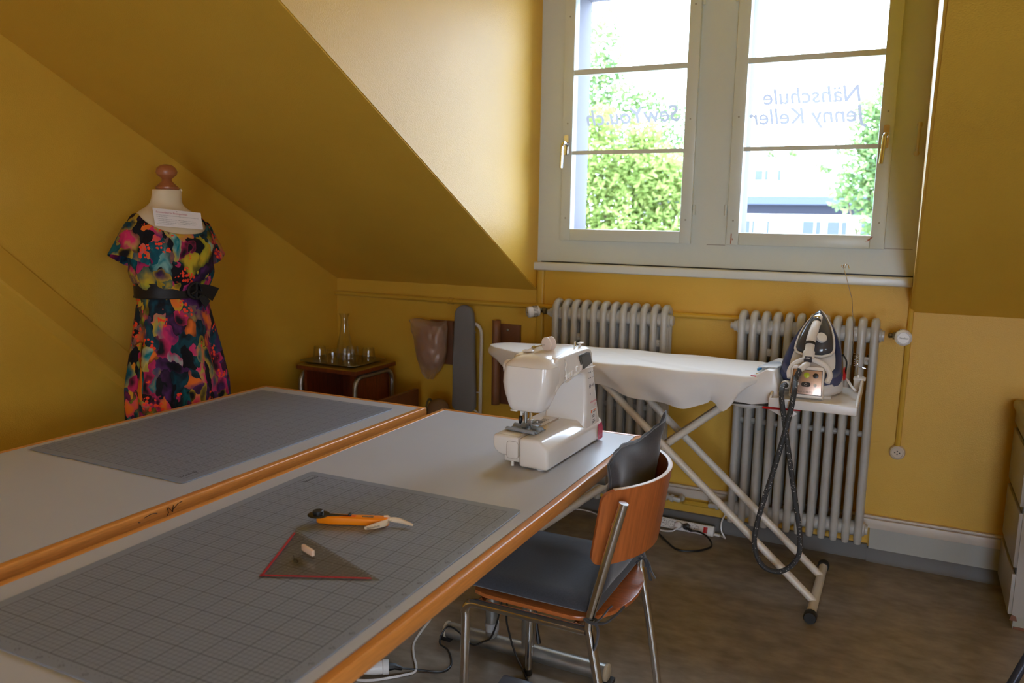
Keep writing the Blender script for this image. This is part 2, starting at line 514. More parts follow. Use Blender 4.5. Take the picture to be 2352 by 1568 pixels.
#@@ROOM
# ------------------------------------------------------------------ room shell
XL, XR, YW, YR, ZC = -2.82, 2.30, 3.56, -2.70, 2.52
DL, DR = -1.61, 0.022          # dormer cheeks
KN, SL = 1.052, 0.525          # knee wall height, slope
YT = YW - (ZC - KN) / SL       # where the slope meets the flat ceiling
struct('floor', MB().box((XL - .2, YR - .2, -.12), (XR + .2, YW + .25, 0)), FLOOR, smooth=False)
b = MB(); b.prism([(YR - .2, 0), (YW + .25, 0), (YW + .25, 1.3), (YT, ZC + .3), (YR - .2, ZC + .3)], 0, XL - .2, XL)
struct('wall_left', b, YEL, smooth=False)
b = MB(); WY0, WY1, WZ0, WZ1 = -1.75, -.65, .90, 1.90       # right gable wall around the added window
b.prism([(WY1, 0), (YW + .25, 0), (YW + .25, 1.3), (YT, ZC + .3), (WY1, ZC + .3)], 0, XR, XR + .2)
b.box((XR, YR - .2, 0), (XR + .2, WY0, ZC + .3)); b.box((XR, WY0, 0), (XR + .2, WY1, WZ0)); b.box((XR, WY0, WZ1), (XR + .2, WY1, ZC + .3))
struct('wall_right', b, YEL, smooth=False)
b = MB()
b.box((XL, YW, 0), (DL, YW + .2, KN + .04)); b.box((DL, YW, 0), (DR, YW + .2, 1.158)); b.box((DR, YW, 0), (XR, YW + .2, KN + .04))
struct('wall_back', b, YEL, smooth=False)
b = MB(); b.box((XL, YR - .2, 0), (.56, YR, ZC + .2)); b.box((.56, YR - .2, 2.06), (1.50, YR, ZC + .2)); b.box((1.50, YR - .2, 0), (XR, YR, ZC + .2))
struct('wall_front', b, YEL, smooth=False)
def slope_poly():
    return [(YW, KN), (YT, ZC), (YT - .02, ZC + .25), (YW + .25, KN + .02 + .15)]
b = MB(); b.prism(slope_poly(), 0, XL, DL - .004)
struct('ceiling_slope_left', b, YEL, smooth=False)
b = MB(); b.prism(slope_poly(), 0, DR + .008, XR)
struct('ceiling_slope_right', b, YEL, smooth=False)
b = MB(); b.box((XL, YR, ZC), (XR, YT, ZC + .2)); b.box((DL - .1, YT, ZC), (DR + .1, YW + .2, ZC + .2))
struct('ceiling', b, YEL, smooth=False)
b = MB(); b.prism([(YW, KN + .004), (YW, ZC), (YT + .01, ZC)], 0, DL - .12, DL)
struct('wall_dormer_left', b, YEL, smooth=False)
b = MB(); b.prism([(YW, KN + .004), (YW, ZC), (YT + .01, ZC)], 0, DR, DR + .12)
struct('wall_dormer_right', b, YEL, smooth=False)
# boxed diagonal brace across the left wall, parallel to the roof slope
def brace(d):
    return 1.13 - (d - 1.72) * .915
b = MB()
r1 = []
for y in (0.2, 2.9):
    zt, zb = brace(y) + .145, brace(y)
    r1.append([Vector((XL - .01, y, zt + .004)), Vector((XL + .012, y, zt)), Vector((XL + .042, y, zb + .012)), Vector((XL + .042, y, zb)), Vector((XL - .01, y, zb - .03))])
b.loft(r1)
struct('trim_1', b, mat('yellow_smooth_plaster', (.72, .430, .052), .45, spec=.5, bump=.08, bscale=200), smooth=False)
# cable chases beside the dormer, down the back wall
b = MB(); b.prism(rrect(.019, .012, .008, 3, -1.588, YW - .004), 2, .30, 1.15)
struct('trim_2', b, YELP)
b = MB(); b.tube([(.020, YW - .006, .5), (.026, YW - .006, 1.158)], .011, 8)
struct('trim_3', b, YELP)
# skirting, rubber cove and cable duct
b = MB(); b.box((-.055, YW - .018, .05), (XR, YW, .143))
struct('baseboard_back', b, SKIRT, smooth=False)
b = MB(); b.prism([(YW, 0), (YW - .016, 0), (YW - .010, .012), (YW - .008, .065), (YW, .068)], 0, XL, -.06)
b.prism([(YW, 0), (YW - .030, 0), (YW - .022, .012), (YW - .020, .055), (YW, .056)], 0, -.06, XR)
struct('baseboard_cove', b, COVE)
b = MB(); b.box((XL, YW - .028, .145), (XR, YW, .185)); b.box((XL, YW - .020, .186), (XR, YW, .197))
struct('trim_4', b, TRUNK, smooth=True, bevel=.003)

# ------------------------------------------------------------------ dormer window
ZS = 1.190                     # top of the sill
wf = thing("window_3", (-.80, YW, ZS), kind="structure", world=True)
GL = ((-1.438, -.918), (-.662, -.146))   # glass x ranges
SA = ((-1.487, -.868), (-.714, -.093))   # sash x ranges
ZB, ZTOP = 1.297, 2.478
b = MB()
b.box((DL, YW, ZS - .03), (DR, YW + .05, ZB)); b.box((DL, YW, ZB), (SA[0][0] + .02, YW + .05, ZC)); b.box((SA[0][1] - .02, YW, ZB), (SA[1][0] + .02, YW + .05, ZC))
b.box((SA[1][1] - .02, YW, ZB), (DR, YW + .05, ZC)); b.box((SA[0][0] + .02, YW, ZTOP - .02), (SA[0][1] - .02, YW + .05, ZC)); b.box((SA[1][0] + .02, YW, ZTOP - .02), (SA[1][1] - .02, YW + .05, ZC))
part('casing', b, WOODW, wf, smooth=False)
b = MB()       # outer masonry reveals that show through the panes
b.box((DL, YW + .05, ZS - .03), (-1.452, YW + .22, ZC)); b.box((-.905, YW + .05, ZS - .03), (-.675, YW + .22, ZC)); b.box((-.132, YW + .05, ZS - .03), (DR, YW + .22, ZC))
b.box((DL, YW + .05, 2.415), (DR, YW + .22, ZC)); b.box((DL, YW + .05, ZS - .03), (DR, YW + .24, 1.335))
part('outer_reveal', b, mat('lilac_grey_render', (.13, .125, .15), .8), wf, smooth=False)
b = MB(); b.box((DL - .022, YW - .042, 1.152), (DR + .0, YW, ZS))
part('sill', b, WHITEP, wf, bevel=.008, bseg=3)
b = MB(); b.box((DL + .02, YW - .0032, ZS), (DR - .002, YW, ZS + .005))
part('sill_gap', b, BLACK, wf, smooth=False)
b = MB(); b.box((-.092, YW - .001, 1.2985), (.01, YW, 1.3)); b.box((-.8, YW - .001, 1.2935), (-.72, YW, 1.2955))
part('joint_line', b, mat('dark_joint', (.12, .09, .07), .8), wf, smooth=False)
# old cream pull on the right jamb
b = MB(); b.tube(spline([(-.0075, YW - .002, 1.665), (-.006, YW - .010, 1.69), (-.005, YW - .014, 1.725), (-.0045, YW - .010, 1.757), (-.004, YW - .002, 1.783)], 4), .0055, 8)
b.ball((-.004, YW - .001, 1.778), .011, .004, .011); b.ball((-.0075, YW - .001, 1.669), .010, .004, .010)
part('pull_handle', b, mat('cream_painted_metal', (.62, .56, .42), .35), wf)
for x, z in ((-.004, 1.777), (-.0075, 1.670)):
    b = MB(); b.ball((x, YW - .006, z), .004, .002, .004); part('screw', b, STEEL, wf)
MUN = ((1.698, .009), (2.055, .012))
def sash(i, nm):
    x0, x1 = SA[i]; g0, g1 = GL[i]
    yf = YW - .022
    r = thing(nm, ((x0 + x1) / 2, YW, ZB), world=True, kind='structure')
    b = MB(); b.box((x0, yf, ZB), (g0, YW + .03, ZTOP)); b.box((g1, yf, ZB), (x1, YW + .03, ZTOP)); b.box((g0, yf, ZB), (g1, YW + .03, 1.350)); b.box((g0, yf, 2.425), (g1, YW + .03, ZTOP))
    part('sash_frame', b, WOODW, r, bevel=.003, bseg=2)
    for z, h in MUN:
        b = MB(); b.prism([(yf + .006, z - h), (yf + .006, z + h), (YW + .03, z + h * .6), (YW + .03, z - h * .6)], 0, g0, g1)
        part('muntin', b, WOODW, r, smooth=False)
    zs = [1.350] + [MUN[0][0], MUN[1][0]] + [2.425]
    panes = []
    for k in range(3):
        b = MB(); b.box((g0, YW + .012, zs[k]), (g1, YW + .016, zs[k + 1]))
        panes.append(part('pane', b, PANE, r, smooth=False))
    return r, panes
w1, pn1 = sash(0, 'window_1')
w2, pn2 = sash(1, 'window_2')
def lever(root, x, side):
    b = MB(); b.prism(rrect(.011, .045, .006, 3, x, 1.733), 1, YW - .030, YW - .022)
    h = part('handle_plate', b, CHROME, root, label='chrome handle plate')
    b = MB(); b.tube(spline([(x, YW - .028, 1.738), (x, YW - .052, 1.740), (x - .004, YW - .062, 1.730), (x - .006, YW - .060, 1.69), (x - .010, YW - .056, 1.628)], 6), .0085, 10)
    part('handle', b, CHROME, root, label='chrome lever handle')
lever(w1, -1.464, 1); lever(w2, -.119, -1)
def hinge(root, x):
    for z in (1.444, 2.318):
        b = MB(); b.lathe([(.007, -.022), (.007, -.002), (.0055, -.001), (.0055, .001), (.007, .002), (.007, .022)], (x, YW - .012, z), 10)
        part('hinge', b, WOODW, root)
hinge(w1, -.860); hinge(w2, -.722)
for r, xs in ((w1, (-1.462, -.893)), (w2, (-.688, -.118))):
    for x in xs:
        for z in (1.40, 1.83, 2.30):
            b = MB(); b.lathe([(.004, 0), (.004, .002), (.002, .003)], (x, YW - .022, z), 8, Matrix.Rotation(PI / 2, 3, 'X'))
            part('screw', b, mat('painted_screw', (.33, .32, .27), .5), r)
b = MB(); b.box((-.694, YW - .0235, 1.302), (-.690, YW - .0215, 1.345)); b.box((-.688, YW - .0235, 1.318), (-.685, YW - .0215, 1.325))
b.prism([(-.158, 1.331), (-.138, 1.346), (-.134, 1.346), (-.150, 1.329)], 1, YW - .0235, YW - .0215); b.prism([(-.165, 1.323), (-.152, 1.324), (-.152, 1.326), (-.165, 1.325)], 1, YW - .0235, YW - .0215)
part('paint_chip', b, mat('rusty_bare_wood', (.35, .10, .04), .7), w2, smooth=False)
# lettering stuck on the outside of the middle panes, mirrored from in here
def pane_text(lines, parent, mirror=True):
    b = MB()
    for body, size, xr, z, shear, slope in lines:
        me = text_me(body, size, shear, 'LEFT', .0016)
        m = frame((xr, YW + .0175, z), (-1, 0, slope), (0, 0, 1))
        b.add(me, m)
    part('lettering', b, FILM, parent, label='frosted mirrored lettering', smooth=False, recalc=False)
pane_text([('Nähschule', .090, -.218, 1.880, .18, 0), ('Jenny Keller', .090, -.205, 1.800, .18, 0)], pn2[1])
pane_text([('SewYou.ch', .098, -.945, 1.830, .22, -.02)], pn1[1])
# unseen gable window, added on the right to bring in fill daylight
rw = thing('window_added', (XR, -1.2, .90), kind='structure', world=True)
b = MB()
for y in (-1.75, -1.235, -.72): b.box((XR + .04, y, .90), (XR + .10, y + .07, 1.90))
for y in (-1.68, -1.165):
    b.box((XR + .04, y, .90), (XR + .10, y + .445, .97)); b.box((XR + .04, y, 1.83), (XR + .10, y + .445, 1.90))
part('sash_frame', b, WOODW, rw, smooth=False)
for y in (-1.68, -1.165):
    b = MB(); b.box((XR + .068, y, .97), (XR + .072, y + .445, 1.83)); part('pane', b, PANE, rw, smooth=False)
b = MB(); b.box((.50, YR - .2, 0), (.58, YR + .015, 2.12)); b.box((1.48, YR - .2, 0), (1.56, YR + .015, 2.12)); b.box((.58, YR - .2, 2.04), (1.48, YR + .015, 2.12))
struct('trim_5', b, WOODW, smooth=False)  # frame of the unseen doorway, added to go with the fill light
b = MB(); b.tube([(.026 + .006, 3.29, 1.842), (.034, 3.27, 1.840), (.040, 3.255, 1.838)], .004, 8)
solo('wall_screw', b, BLACK, 'small dark screw in the edge of the right ceiling slope by the window', 'screw')

#@@HEATING
# ------------------------------------------------------------------ radiators and pipes
YRF, YRB = 3.405, 3.520        # front / back faces of the radiators
def section_mesh():
    b = MB()
    z0, z1, rr = .098, 1.026, .0158
    yf, yb = YRF + rr, YRB - rr
    ym = (yf + yb) / 2; R = (yb - yf) / 2
    path = [(0, yf, z) for z in (z0 + .012, .13, .25, .56, .86, z1 - R - rr + .012)]
    path += [(0, ym - R * math.cos(a), z1 - R - rr + .012 + (R * .85) * math.sin(a)) for a in [PI * k / 10 for k in range(1, 10)]]
    path += [(0, yb, z) for z in (z1 - R - rr + .012, .86, .56, .25, .13, z0 + .012)]
    b.tube(path, [.013] + [rr] * (len(path) - 2) + [.013], 12)
    b.tube([(0, ym, .14), (0, ym, .96)], .0145, 10)
    b.box((-.010, yf, .13), (.010, yb, .20)); b.box((-.010, yf, .935), (.010, yb, .985))
    b.tube([(0, yf, .20), (0, yf - .0, .20)], .001, 4) if False else None
    return b.mesh('section', RAD, (0, 0, 0))
def radiator(x0, x1, label):
    n = 12
    r = thing('radiator', ((x0 + x1) / 2, 0, 0), label, 'radiator', 'cast iron radiators under the window')
    me = section_mesh(); step = (x1 - x0) / (n - 1); ox = -(x1 - x0) / 2; ym = (YRF + YRB) / 2
    for k in range(n):
        o = bpy.data.objects.new('section', me); C.objects.link(o); o.parent = r; o.location = (ox + k * step, 0, 0)
    for nm, z, rad in (('header', .962, .032), ('header', .165, .030), ('middle_tie', .560, .0125)):
        b = MB(); prof = []
        for k in range(n - 1):
            a = ox + k * step
            prof += [(rad * .80, a + .004), (rad, a + step * .35), (rad, a + step * .65), (rad * .80, a + step - .004)]
        b.lathe(prof, (0, ym - .012, z), 18, Matrix.Rotation(PI / 2, 3, 'Y'))
        part(nm, b, RAD, r)
    for s in (-1, 1):
        for z in (.962, .165):
            b = MB(); b.lathe([(.030, ox - .006), (.028, ox - .022), (.022, ox - .024), (.021, ox - .036), (.014, ox - .037), (.013, ox - .05)] if s < 0 else
                              [(.030, -ox + .006), (.028, -ox + .022), (.022, -ox + .024), (.021, -ox + .034)], (0, ym - .012, z), 14, Matrix.Rotation(PI / 2, 3, 'Y'))
            part('end_plug', b, RAD, r)
    for k in (2, 10):
        b = MB(); xx = ox + (k + .55) * step; b.box((xx - .010, YRF + .012, .848), (xx + .012, YRF + .020, .878)); b.box((xx - .004, YRF + .02, .855), (xx + .004, YW - .002, .868))
        part('bracket', b, RAD, r, bevel=.002)
        b = MB(); b.ball((xx, YRF + .011, .863), .006, .004, .006); part('bolt', b, RAD, r)
    return r
RL = radiator(-1.468 + .018, -.918 - .018, 'pale grey ribbed radiator behind the sewing machine and pointed end of the ironing board')
RR = radiator(-.622 + .018, -.078 - .018, 'pale grey ribbed radiator behind the steam iron, with a valve on its right')
def thermostat(root, x, s, d, K):
    cx = root.location.x; Y_, Z_ = 3.45, .966
    root_off = Vector((cx, 0, 0)); ORG_[root.name] = root_off
    R_ = Matrix.Rotation(-s * PI / 2, 3, 'Y')      # axis pointing outwards
    d = Vector(d).normalized()
    q = Vector((0, 0, 1)).rotation_difference(d).to_matrix()
    b = MB(); b.lathe([(.010, -.030), (.013, -.026), (.013, -.014), (.010, -.012), (.012, 0)], (x, Y_, Z_), 12, q); b.tube([(x - d.x * .02, Y_ - d.y * .02, Z_), (x + s * .05, Y_ + .005, Z_)], .010, 8); b.tube([(x + s * .022, Y_, Z_), (x + s * .036, Y_, Z_)], .0145, 6)
    part('valve', b, mat('tarnished_brass', (.22, .18, .10), .35, metal=.9), root, label='brass valve')
    b = MB(); b.lathe([(r_ * K, z_ * K) for r_, z_ in [(.016, 0), (.022, .004), (.024, .02), (.023, .036), (.0245, .040), (.0235, .050), (.018, .056)]], (x, Y_, Z_), 24, q)
    h = part('thermostat_head', b, WHITE, root, label='white thermostat head')
    side = d.cross(Vector((0, 0, -1))).normalized() * -1; side = Vector((0, 0, 1)).cross(d).normalized(); upv = d.cross(side)
    b = MB()
    for k in range(24):
        a = 2 * PI * k / 24
        rad_ = side * math.cos(a) + upv * math.sin(a); tn = d.cross(rad_)
        mm = frame(Vector((x, Y_, Z_)) + (d * .012 + rad_ * .0236) * K, d, tn)
        b.box((0, -.0012 * K, -.0006), (.020 * K, .0012 * K, .0008), mm)
    part('grip_slot', b, mat('dark_slot', (.05, .05, .05), .6), h, smooth=False)
    b = MB()
    me = text_me('Danfoss', .0085 * K, .3, 'CENTER')
    b.add(me, frame(Vector((x, Y_, Z_)) + (d * .0567 - upv * .003) * K, side, upv))
    part('lettering', b, INK, h, smooth=False, recalc=False)
    b = MB(); b.tube([Vector((x, Y_, Z_)) + (d * .0563 + (side * math.cos(2 * PI * k / 24) + upv * math.sin(2 * PI * k / 24)) * .0165) * K for k in range(24)], .0005, 5, closed=True)
    part('dial_ring', b, FAINTINK, h)
thermostat(RL, -1.545, 1, (-.8, -.75, -.12), 1.1); thermostat(RR, .004, -1, (.02, -1, .03), 1.28)
def valve_low(root, pts):
    b = MB(); b.tube(pts, .0115, 10)
    d = (Vector(pts[1]) - Vector(pts[0])).normalized()
    for t in (.02, .045):
        c = Vector(pts[0]) + d * t
        b.tube([c - d * .006, c + d * .006], .017, 6)
    b.ball(pts[-1], .016)
    part('return_valve', b, RAD, root)
valve_low(RL, [(-.915, 3.45, .165), (-.87, 3.45, .160), (-.842, 3.455, .156), (-.840, 3.50, .15)])
valve_low(RR, [(-.625, 3.45, .165), (-.66, 3.45, .160), (-.700, 3.455, .154), (-.702, 3.50, .15)])
b = MB(); b.tube([(XL, YW - .016, .974), (-2.0, YW - .016, .972), (-.60, YW - .016, .982)], .0125, 10)
hp = solo('heating_pipe', b, YELP, 'yellow painted heating pipe running along the wall under the slope', 'pipe')
b = MB(); b.lathe([(.0165, -.016), (.0165, -.006), (.0140, -.005), (.0140, .005), (.0165, .006), (.0165, .016)], (-2.085, YW - .016, .972), 12, Matrix.Rotation(PI / 2, 3, 'Y'))
part('pipe_coupling', b, YELP, hp)
b = MB(); b.tube([(-.842, YW - .012, .118), (-.70, YW - .012, .118)], .013, 10); b.tube([(-.842, YW - .012, .118), (-.84, 3.50, .15)], .012, 8); b.tube([(-.70, YW - .012, .118), (-.702, 3.50, .15)], .012, 8)
solo('return_pipe', b, YELP, 'short yellow pipe low on the wall between the two radiators', 'pipe')
# round wall socket
sk = thing('wall_socket', (.021, YW, .477), 'round cream wall socket at the end of the yellow cable right of the radiator', 'socket', world=True)
b = MB(); b.lathe([(.030, 0), (.030, .010), (.027, .018), (.022, .020), (.021, .016), (.0205, .0165)], (.021, YW, .477), 28, Matrix.Rotation(PI / 2, 3, 'X'))
part('housing', b, mat('aged_cream_plastic', (.62, .52, .40), .35), sk)
b = MB()
for dx, dz in ((-.009, 0), (.009, 0), (0, -.006), (0, .006)): b.lathe([(.0026, 0), (.0026, .001)], (.021 + dx, YW - .0163, .477 + dz), 8, Matrix.Rotation(PI / 2, 3, 'X'))
part('socket_hole', b, BLACK, sk, smooth=False)

#@@TABLES
# ------------------------------------------------------------------ work tables
ZT = .737
def table(x0, x1, y0, y1, label, feet):
    r = thing('work_table', ((x0 + x1) / 2, (y0 + y1) / 2, 0), label, 'table', 'two grey work tables', world=True)
    e = .021
    b = MB(); b.box((x0 + e, y0 + e, ZT - .028), (x1 - e, y1 - e, ZT))
    part('table_top', b, LAM, r, smooth=False)
    b = MB()
    for poly in ([(x0, y0), (x1, y0), (x1 - e, y0 + e), (x0 + e, y0 + e)], [(x1, y0), (x1, y1), (x1 - e, y1 - e), (x1 - e, y0 + e)],
                 [(x1, y1), (x0, y1), (x0 + e, y1 - e), (x1 - e, y1 - e)], [(x0, y1), (x0, y0), (x0 + e, y0 + e), (x0 + e, y1 - e)]):
        b.prism(poly, 2, ZT - .033, ZT + .0004)
    part('edge_band', b, EDGE, r, label='orange beech edge band', bevel=.004, bseg=3)
    xm = (x0 + x1) / 2
    for yy in feet:
        b = MB(); b.tube([(x0 + .13, yy, .032), (x1 - .03, yy, .032)], .026, 14)
        part('foot_tube', b, STEEL, r)
        for xx in (x0 + .13, x1 - .03):
            b = MB(); b.lathe([(.0262, -.006), (.0275, -.004), (.0275, .003), (.022, .006)], (xx, yy, .032), 14, Matrix.Rotation(PI / 2, 3, 'Y'))
            part('end_cap', b, mat('cream_cap', (.55, .48, .36), .5), r)
            b = MB(); b.box((xx - .02, yy - .02, 0), (xx + .02, yy + .02, .012)); part('glide', b, BLACK, r)
        for xx in (xm - .065, xm + .065):
            b = MB(); b.tube([(xx, yy, .05), (xx, yy, ZT - .05)], .021, 14)
            part('leg', b, STEEL, r)
        b = MB(); b.box((x0 + .06, yy - .022, ZT - .065), (x1 - .06, yy + .022, ZT - .033)); part('cross_bar', b, STEEL, r, bevel=.003)
    b = MB(); b.box((x1 - .045, y1 - .30, ZT - .075), (x1 - .015, y1 - .27, ZT - .033)); part('bracket', b, STEEL, r, bevel=.004)
    return r
tl = table(-2.205, -1.470, .34, 2.338, 'grey topped work table by the wall, only a cutting mat on it', (2.15, .55))
table(-1.415, -.692, .34, 2.355, 'grey topped work table carrying the sewing machine and rotary cutter', (2.175, .50))
# marker scribble on the edge of the far table
b = MB()
for pts in ([(1.232, .732), (1.236, .718), (1.230, .710), (1.234, .706)], [(1.236, .730), (1.246, .718), (1.250, .731), (1.247, .716)], [(1.250, .722), (1.262, .731), (1.275, .733)], [(1.17, .727), (1.19, .73), (1.205, .727)], [(1.155, .722), (1.16, .720)]):
    b.tube([(-1.4695, y, z) for y, z in pts], .0009, 5)
part('scribble_marking', b, INK, tl, label='black felt pen scribble')

def cutting_mat(label, loc, ang, flip):
    r = thing('cutting_mat', (loc[0], loc[1], ZT), label, 'cutting mat', 'grey gridded cutting mats', rotz=ang)
    b = MB(); b.prism(rrect(.30, .45, .012, 5, .275, -.425), 2, .0002, .0030)
    part('mat_sheet', b, GRID, r, bevel=.0006, bseg=1)
    b = MB()
    zt = .00315
    for k in range(1, 18):
        me = text_me(str(5 * k), .0105, 0, 'CENTER')
        b.add(me, frame((.572, -.05 * k - .0035, zt), (0, -1, 0), (1, 0, 0)) if flip else frame((.568, -.05 * k, zt), (.5, .5, 0), (-.5, .5, 0)))
        for j in range(1, 5):
            yy = -.05 * k + .01 * j
            b.lathe([(.0010, 0), (.0010, .00005)], (.5585, yy, zt), 6)
    for k in range(1, 12):
        me = text_me(str(5 * k), .0105, 0, 'CENTER')
        b.add(me, frame((.05 * k, -.868, zt), (.5, .5, 0), (-.5, .5, 0)))
        for j in range(1, 5):
            b.lathe([(.0010, 0), (.0010, .00005)], (.05 * k - .01 * j, -.8585, zt), 6)
    part('scale_number', b, FAINTINK, r, smooth=False, recalc=False)
    b = MB(); b.add(text_me('DONWEI', .0125, 0, 'LEFT', .0002), frame((.0118, -.0025, zt), (0, -1, 0), (1, 0, 0)) @ Matrix.Identity(4))
    part('lettering', b, INK, r, smooth=False, recalc=False)
    return r
cutting_mat('grey gridded cutting mat under the orange rotary cutter', (-1.3176, 1.5533), .0122, False)
# the far mat lies turned end for end
a2 = -.0035
cutting_mat('grey gridded cutting mat alone on the table by the wall', (-2.1542 + .60 - .025, 2.2538 - .90 + .025), PI + a2, True)

# ------------------------------------------------------------------ rotary cutter and set square
ZM = ZT + .003
rc = thing('rotary_cutter', (-1.030, 1.332, ZM), 'orange rotary cutter with black blade guard and cloth ribbon', 'rotary cutter', rotz=math.atan2(.068, .169))
hl = [(-.045, .013), (-.03, .0125), (.0, .011), (.06, .0125), (.078, .012), (.084, .006), (.084, -.006), (.078, -.012), (.06, -.0125), (.0, -.011), (-.03, -.0125), (-.045, -.013), (-.055, -.010), (-.068, -.009), (-.074, -.004), (-.074, .004), (-.068, .009), (-.055, .010)]
b = MB(); b.prism(hl, 2, .0015, .0185)
part('handle', b, ORANGE, rc, bevel=.003, bseg=3)
b = MB(); b.prism([(-.04, .0035), (.012, .0035), (.012, -.0035), (-.04, -.0035)], 2, .018, .0192); part('slider_slot', b, mat('deep_orange', (.80, .10, .0), .5), rc, smooth=False)
b = MB(); b.lathe([(.0235, .0175), (.0235, .0185), (.021, .0195), (.012, .0196)], (-.070, .002, 0), 32);
b.prism([(-.055, .008), (-.02, .003), (.002, .003), (.002, -.003), (-.02, -.003), (-.055, -.008)], 2, .0185, .0200)
bg_ = part('blade_guard', b, mat('black_blade_guard', (.02, .02, .02), .22), rc, label='black blade guard')
b = MB(); b.lathe([(.0115, .0195), (.0120, .021), (.0112, .0265), (.0095, .0275), (.006, .0268)], (-.071, .002, 0), 20); part('blade_knob', b, BLACK, rc)
b = MB(); b.prism([(-.004, .006), (.002, .006), (.002, -.005), (-.004, -.005)], 2, .0195, .0245); part('slider_button', b, BLACK, rc, bevel=.001)
b = MB(); b.box((.026, -.003, .0184), (.050, .003, .0188)); lp = part('label_plate', b, BLACK, rc, smooth=False)
b = MB(); b.add(text_me('OLFA', .0055, 0, 'LEFT'), frame((.0275, -.0018, .0189), (1, 0, 0), (0, 1, 0))); b.add(text_me('45mm', .0045, 0, 'LEFT'), frame((.039, -.0018, .0189), (1, 0, 0), (0, 1, 0)))
part('lettering', b, WHITE, lp, smooth=False, recalc=False)
RIB = mat('cream_cotton_ribbon', (.74, .60, .42), .8)
def ribbon(pts, wid, nm):
    P = spline(pts, 6); n = len(P); b = MB(); rows = []
    for i, p in enumerate(P):
        t = i / (n - 1); w_ = wid * (.25 + .75 * math.sin(PI * min(1, .12 + .80 * t)))
        d = (P[min(i + 1, n - 1)] - P[max(i - 1, 0)]).normalized(); s = d.cross(Vector((0, 0, 1))).normalized()
        tw = Vector((0, .35, .94)); tw = (tw - d * tw.dot(d)).normalized()
        rows.append([p + tw * w_, p - tw * w_])
    b.loft(rows, cap=False, closed=False)
    return part(nm, b, RIB, rc, mods=[('SOLIDIFY', {'thickness': .0006})])
ribbon([(.083, .0, .015), (.092, .004, .013), (.108, .006, .010), (.137, -.006, .0065)], .0055, 'ribbon')
ribbon([(.085, -.002, .014), (.080, -.014, .012), (.062, -.026, .0095), (.040, -.036, .0068)], .0066, 'ribbon')
b = MB(); b.ball((.086, 0, .015), .004); b.tube([(.072, .004, .019), (.08, .005, .0195), (.086, .002, .016)], .0028, 6); part('ribbon_knot', b, RIB, rc)
b = MB(); b.add(text_me('Nähschule', .0066, .1, 'LEFT'), frame((.0455, -.0385, .0050), (.88, .44, .11), (-.10, .30, .95))); part('lettering', b, INK, rc, smooth=False, recalc=False)

A_, B_, C_ = Vector((-1.017, 1.045, 0)), Vector((-1.109, 1.248, 0)), Vector((-.815, 1.137, 0))
ss = thing('set_square', (A_.x, A_.y, ZM), 'clear triangular set square with red edges and small cream grip', 'set square')
bb, cc = B_ - A_, C_ - A_
b = MB(); b.prism([(0, 0), (cc.x, cc.y), (bb.x, bb.y)], 2, .0003, .0024); part('plate', b, ACRYL, ss, smooth=False)
REDT = mat('red_edge_strip', (.45, .008, .03), .35)
for v, o_ in ((bb, cc), (cc, bb)):
    n_ = o_.normalized() * .007; b = MB()
    st = v.normalized() * .0
    p0, p1 = n_ * .3, v * .93 + n_ * .3
    q0, q1 = n_, v * .92 + n_
    b.prism([(p0.x, p0.y), (p1.x, p1.y), (q1.x, q1.y), (q0.x, q0.y)], 2, .00245, .0028); part('red_strip', b, REDT, ss, smooth=False, label='red strip')
b = MB()
hd = (bb - cc).normalized(); hn = Vector((hd.y, -hd.x, 0))
for i in range(1, 9):
    for t in range(1, 10):
        q = bb * (t / 10 * .9) + cc * ((i / 9) * (1 - t / 10 * .9) * .92 + .02)
        if (i + t) % 2 == 0: b.lathe([(.0007, 0), (.0007, .00008)], (q.x, q.y, .00245), 5)
mid = (bb + cc) / 2
for k in range(-14, 15):
    q = mid + hd * k * .01; e = q - mid.normalized() * (.010 if k % 5 == 0 else .006)
    b.tube([(q.x * .985, q.y * .985, .0025), (e.x, e.y, .0025)], .00022, 4)
part('scale_print', b, mat('white_scale_ink', (.6, .58, .55), .5), ss, smooth=False)
b = MB(); q = bb * .34 + cc * .22; b.tube([(q.x - .012, q.y + .003, .0026), (q.x + .006, q.y - .006, .0026), (q.x + .009, q.y - .010, .0026)], .0011, 5); b.ball((q.x - .018, q.y + .009, .0026), .0012)
part('pen_mark', b, INK, ss)
gc = Vector((-.9975, 1.157, 0)) - A_
m_ = frame((gc.x, gc.y, 0), (hd.x, hd.y, 0), (-hd.y, hd.x, 0))
b = MB(); b.box((-.020, -.0025, .0024), (.020, .0025, .010), m_); part('grip_base', b, ACRYL, ss, smooth=False)
b = MB(); b.box((-.021, -.0035, .008), (.021, .0035, .020), m_); part('grip', b, mat('cream_grip', (.80, .58, .42), .4), ss, bevel=.002, label='cream grip')

#@@SEWING
# ------------------------------------------------------------------ sewing machine
sm = thing('sewing_machine', (-.803, 1.866, ZT), 'white electronic sewing machine at the window end of the table', 'sewing machine', rotz=math.radians(-1.6))
b = MB()       # bed with a broad chamfer along the front
b.prism([(-.086, .004), (0, .004), (.0, .058), (-.026, .083), (-.086, .083)], 1, 0, .39)
part('bed', b, SMW, sm, bevel=.009, bseg=4, angle=50)
b = MB()
pr = [(-.162, .083), (-.087, .083), (-.087, .030)] + [(-.130 + .034 * math.cos(a), .062 + .034 * math.sin(a)) for a in [-PI / 2 - PI / 2 * k / 6 for k in range(0, 7)]]
b.prism([(-.164, .083), (-.087, .083), (-.087, .030), (-.135, .030), (-.150, .034), (-.160, .044), (-.164, .056)], 1, 0, .34)
part('free_arm', b, SMW, sm, bevel=.006, bseg=3)
b = MB(); b.box((-.135, .012, .012), (-.084, .33, .032)); b.box((-.086, .008, .03), (-.062, .02, .055)); part('under_tray', b, SMW, sm, bevel=.003)
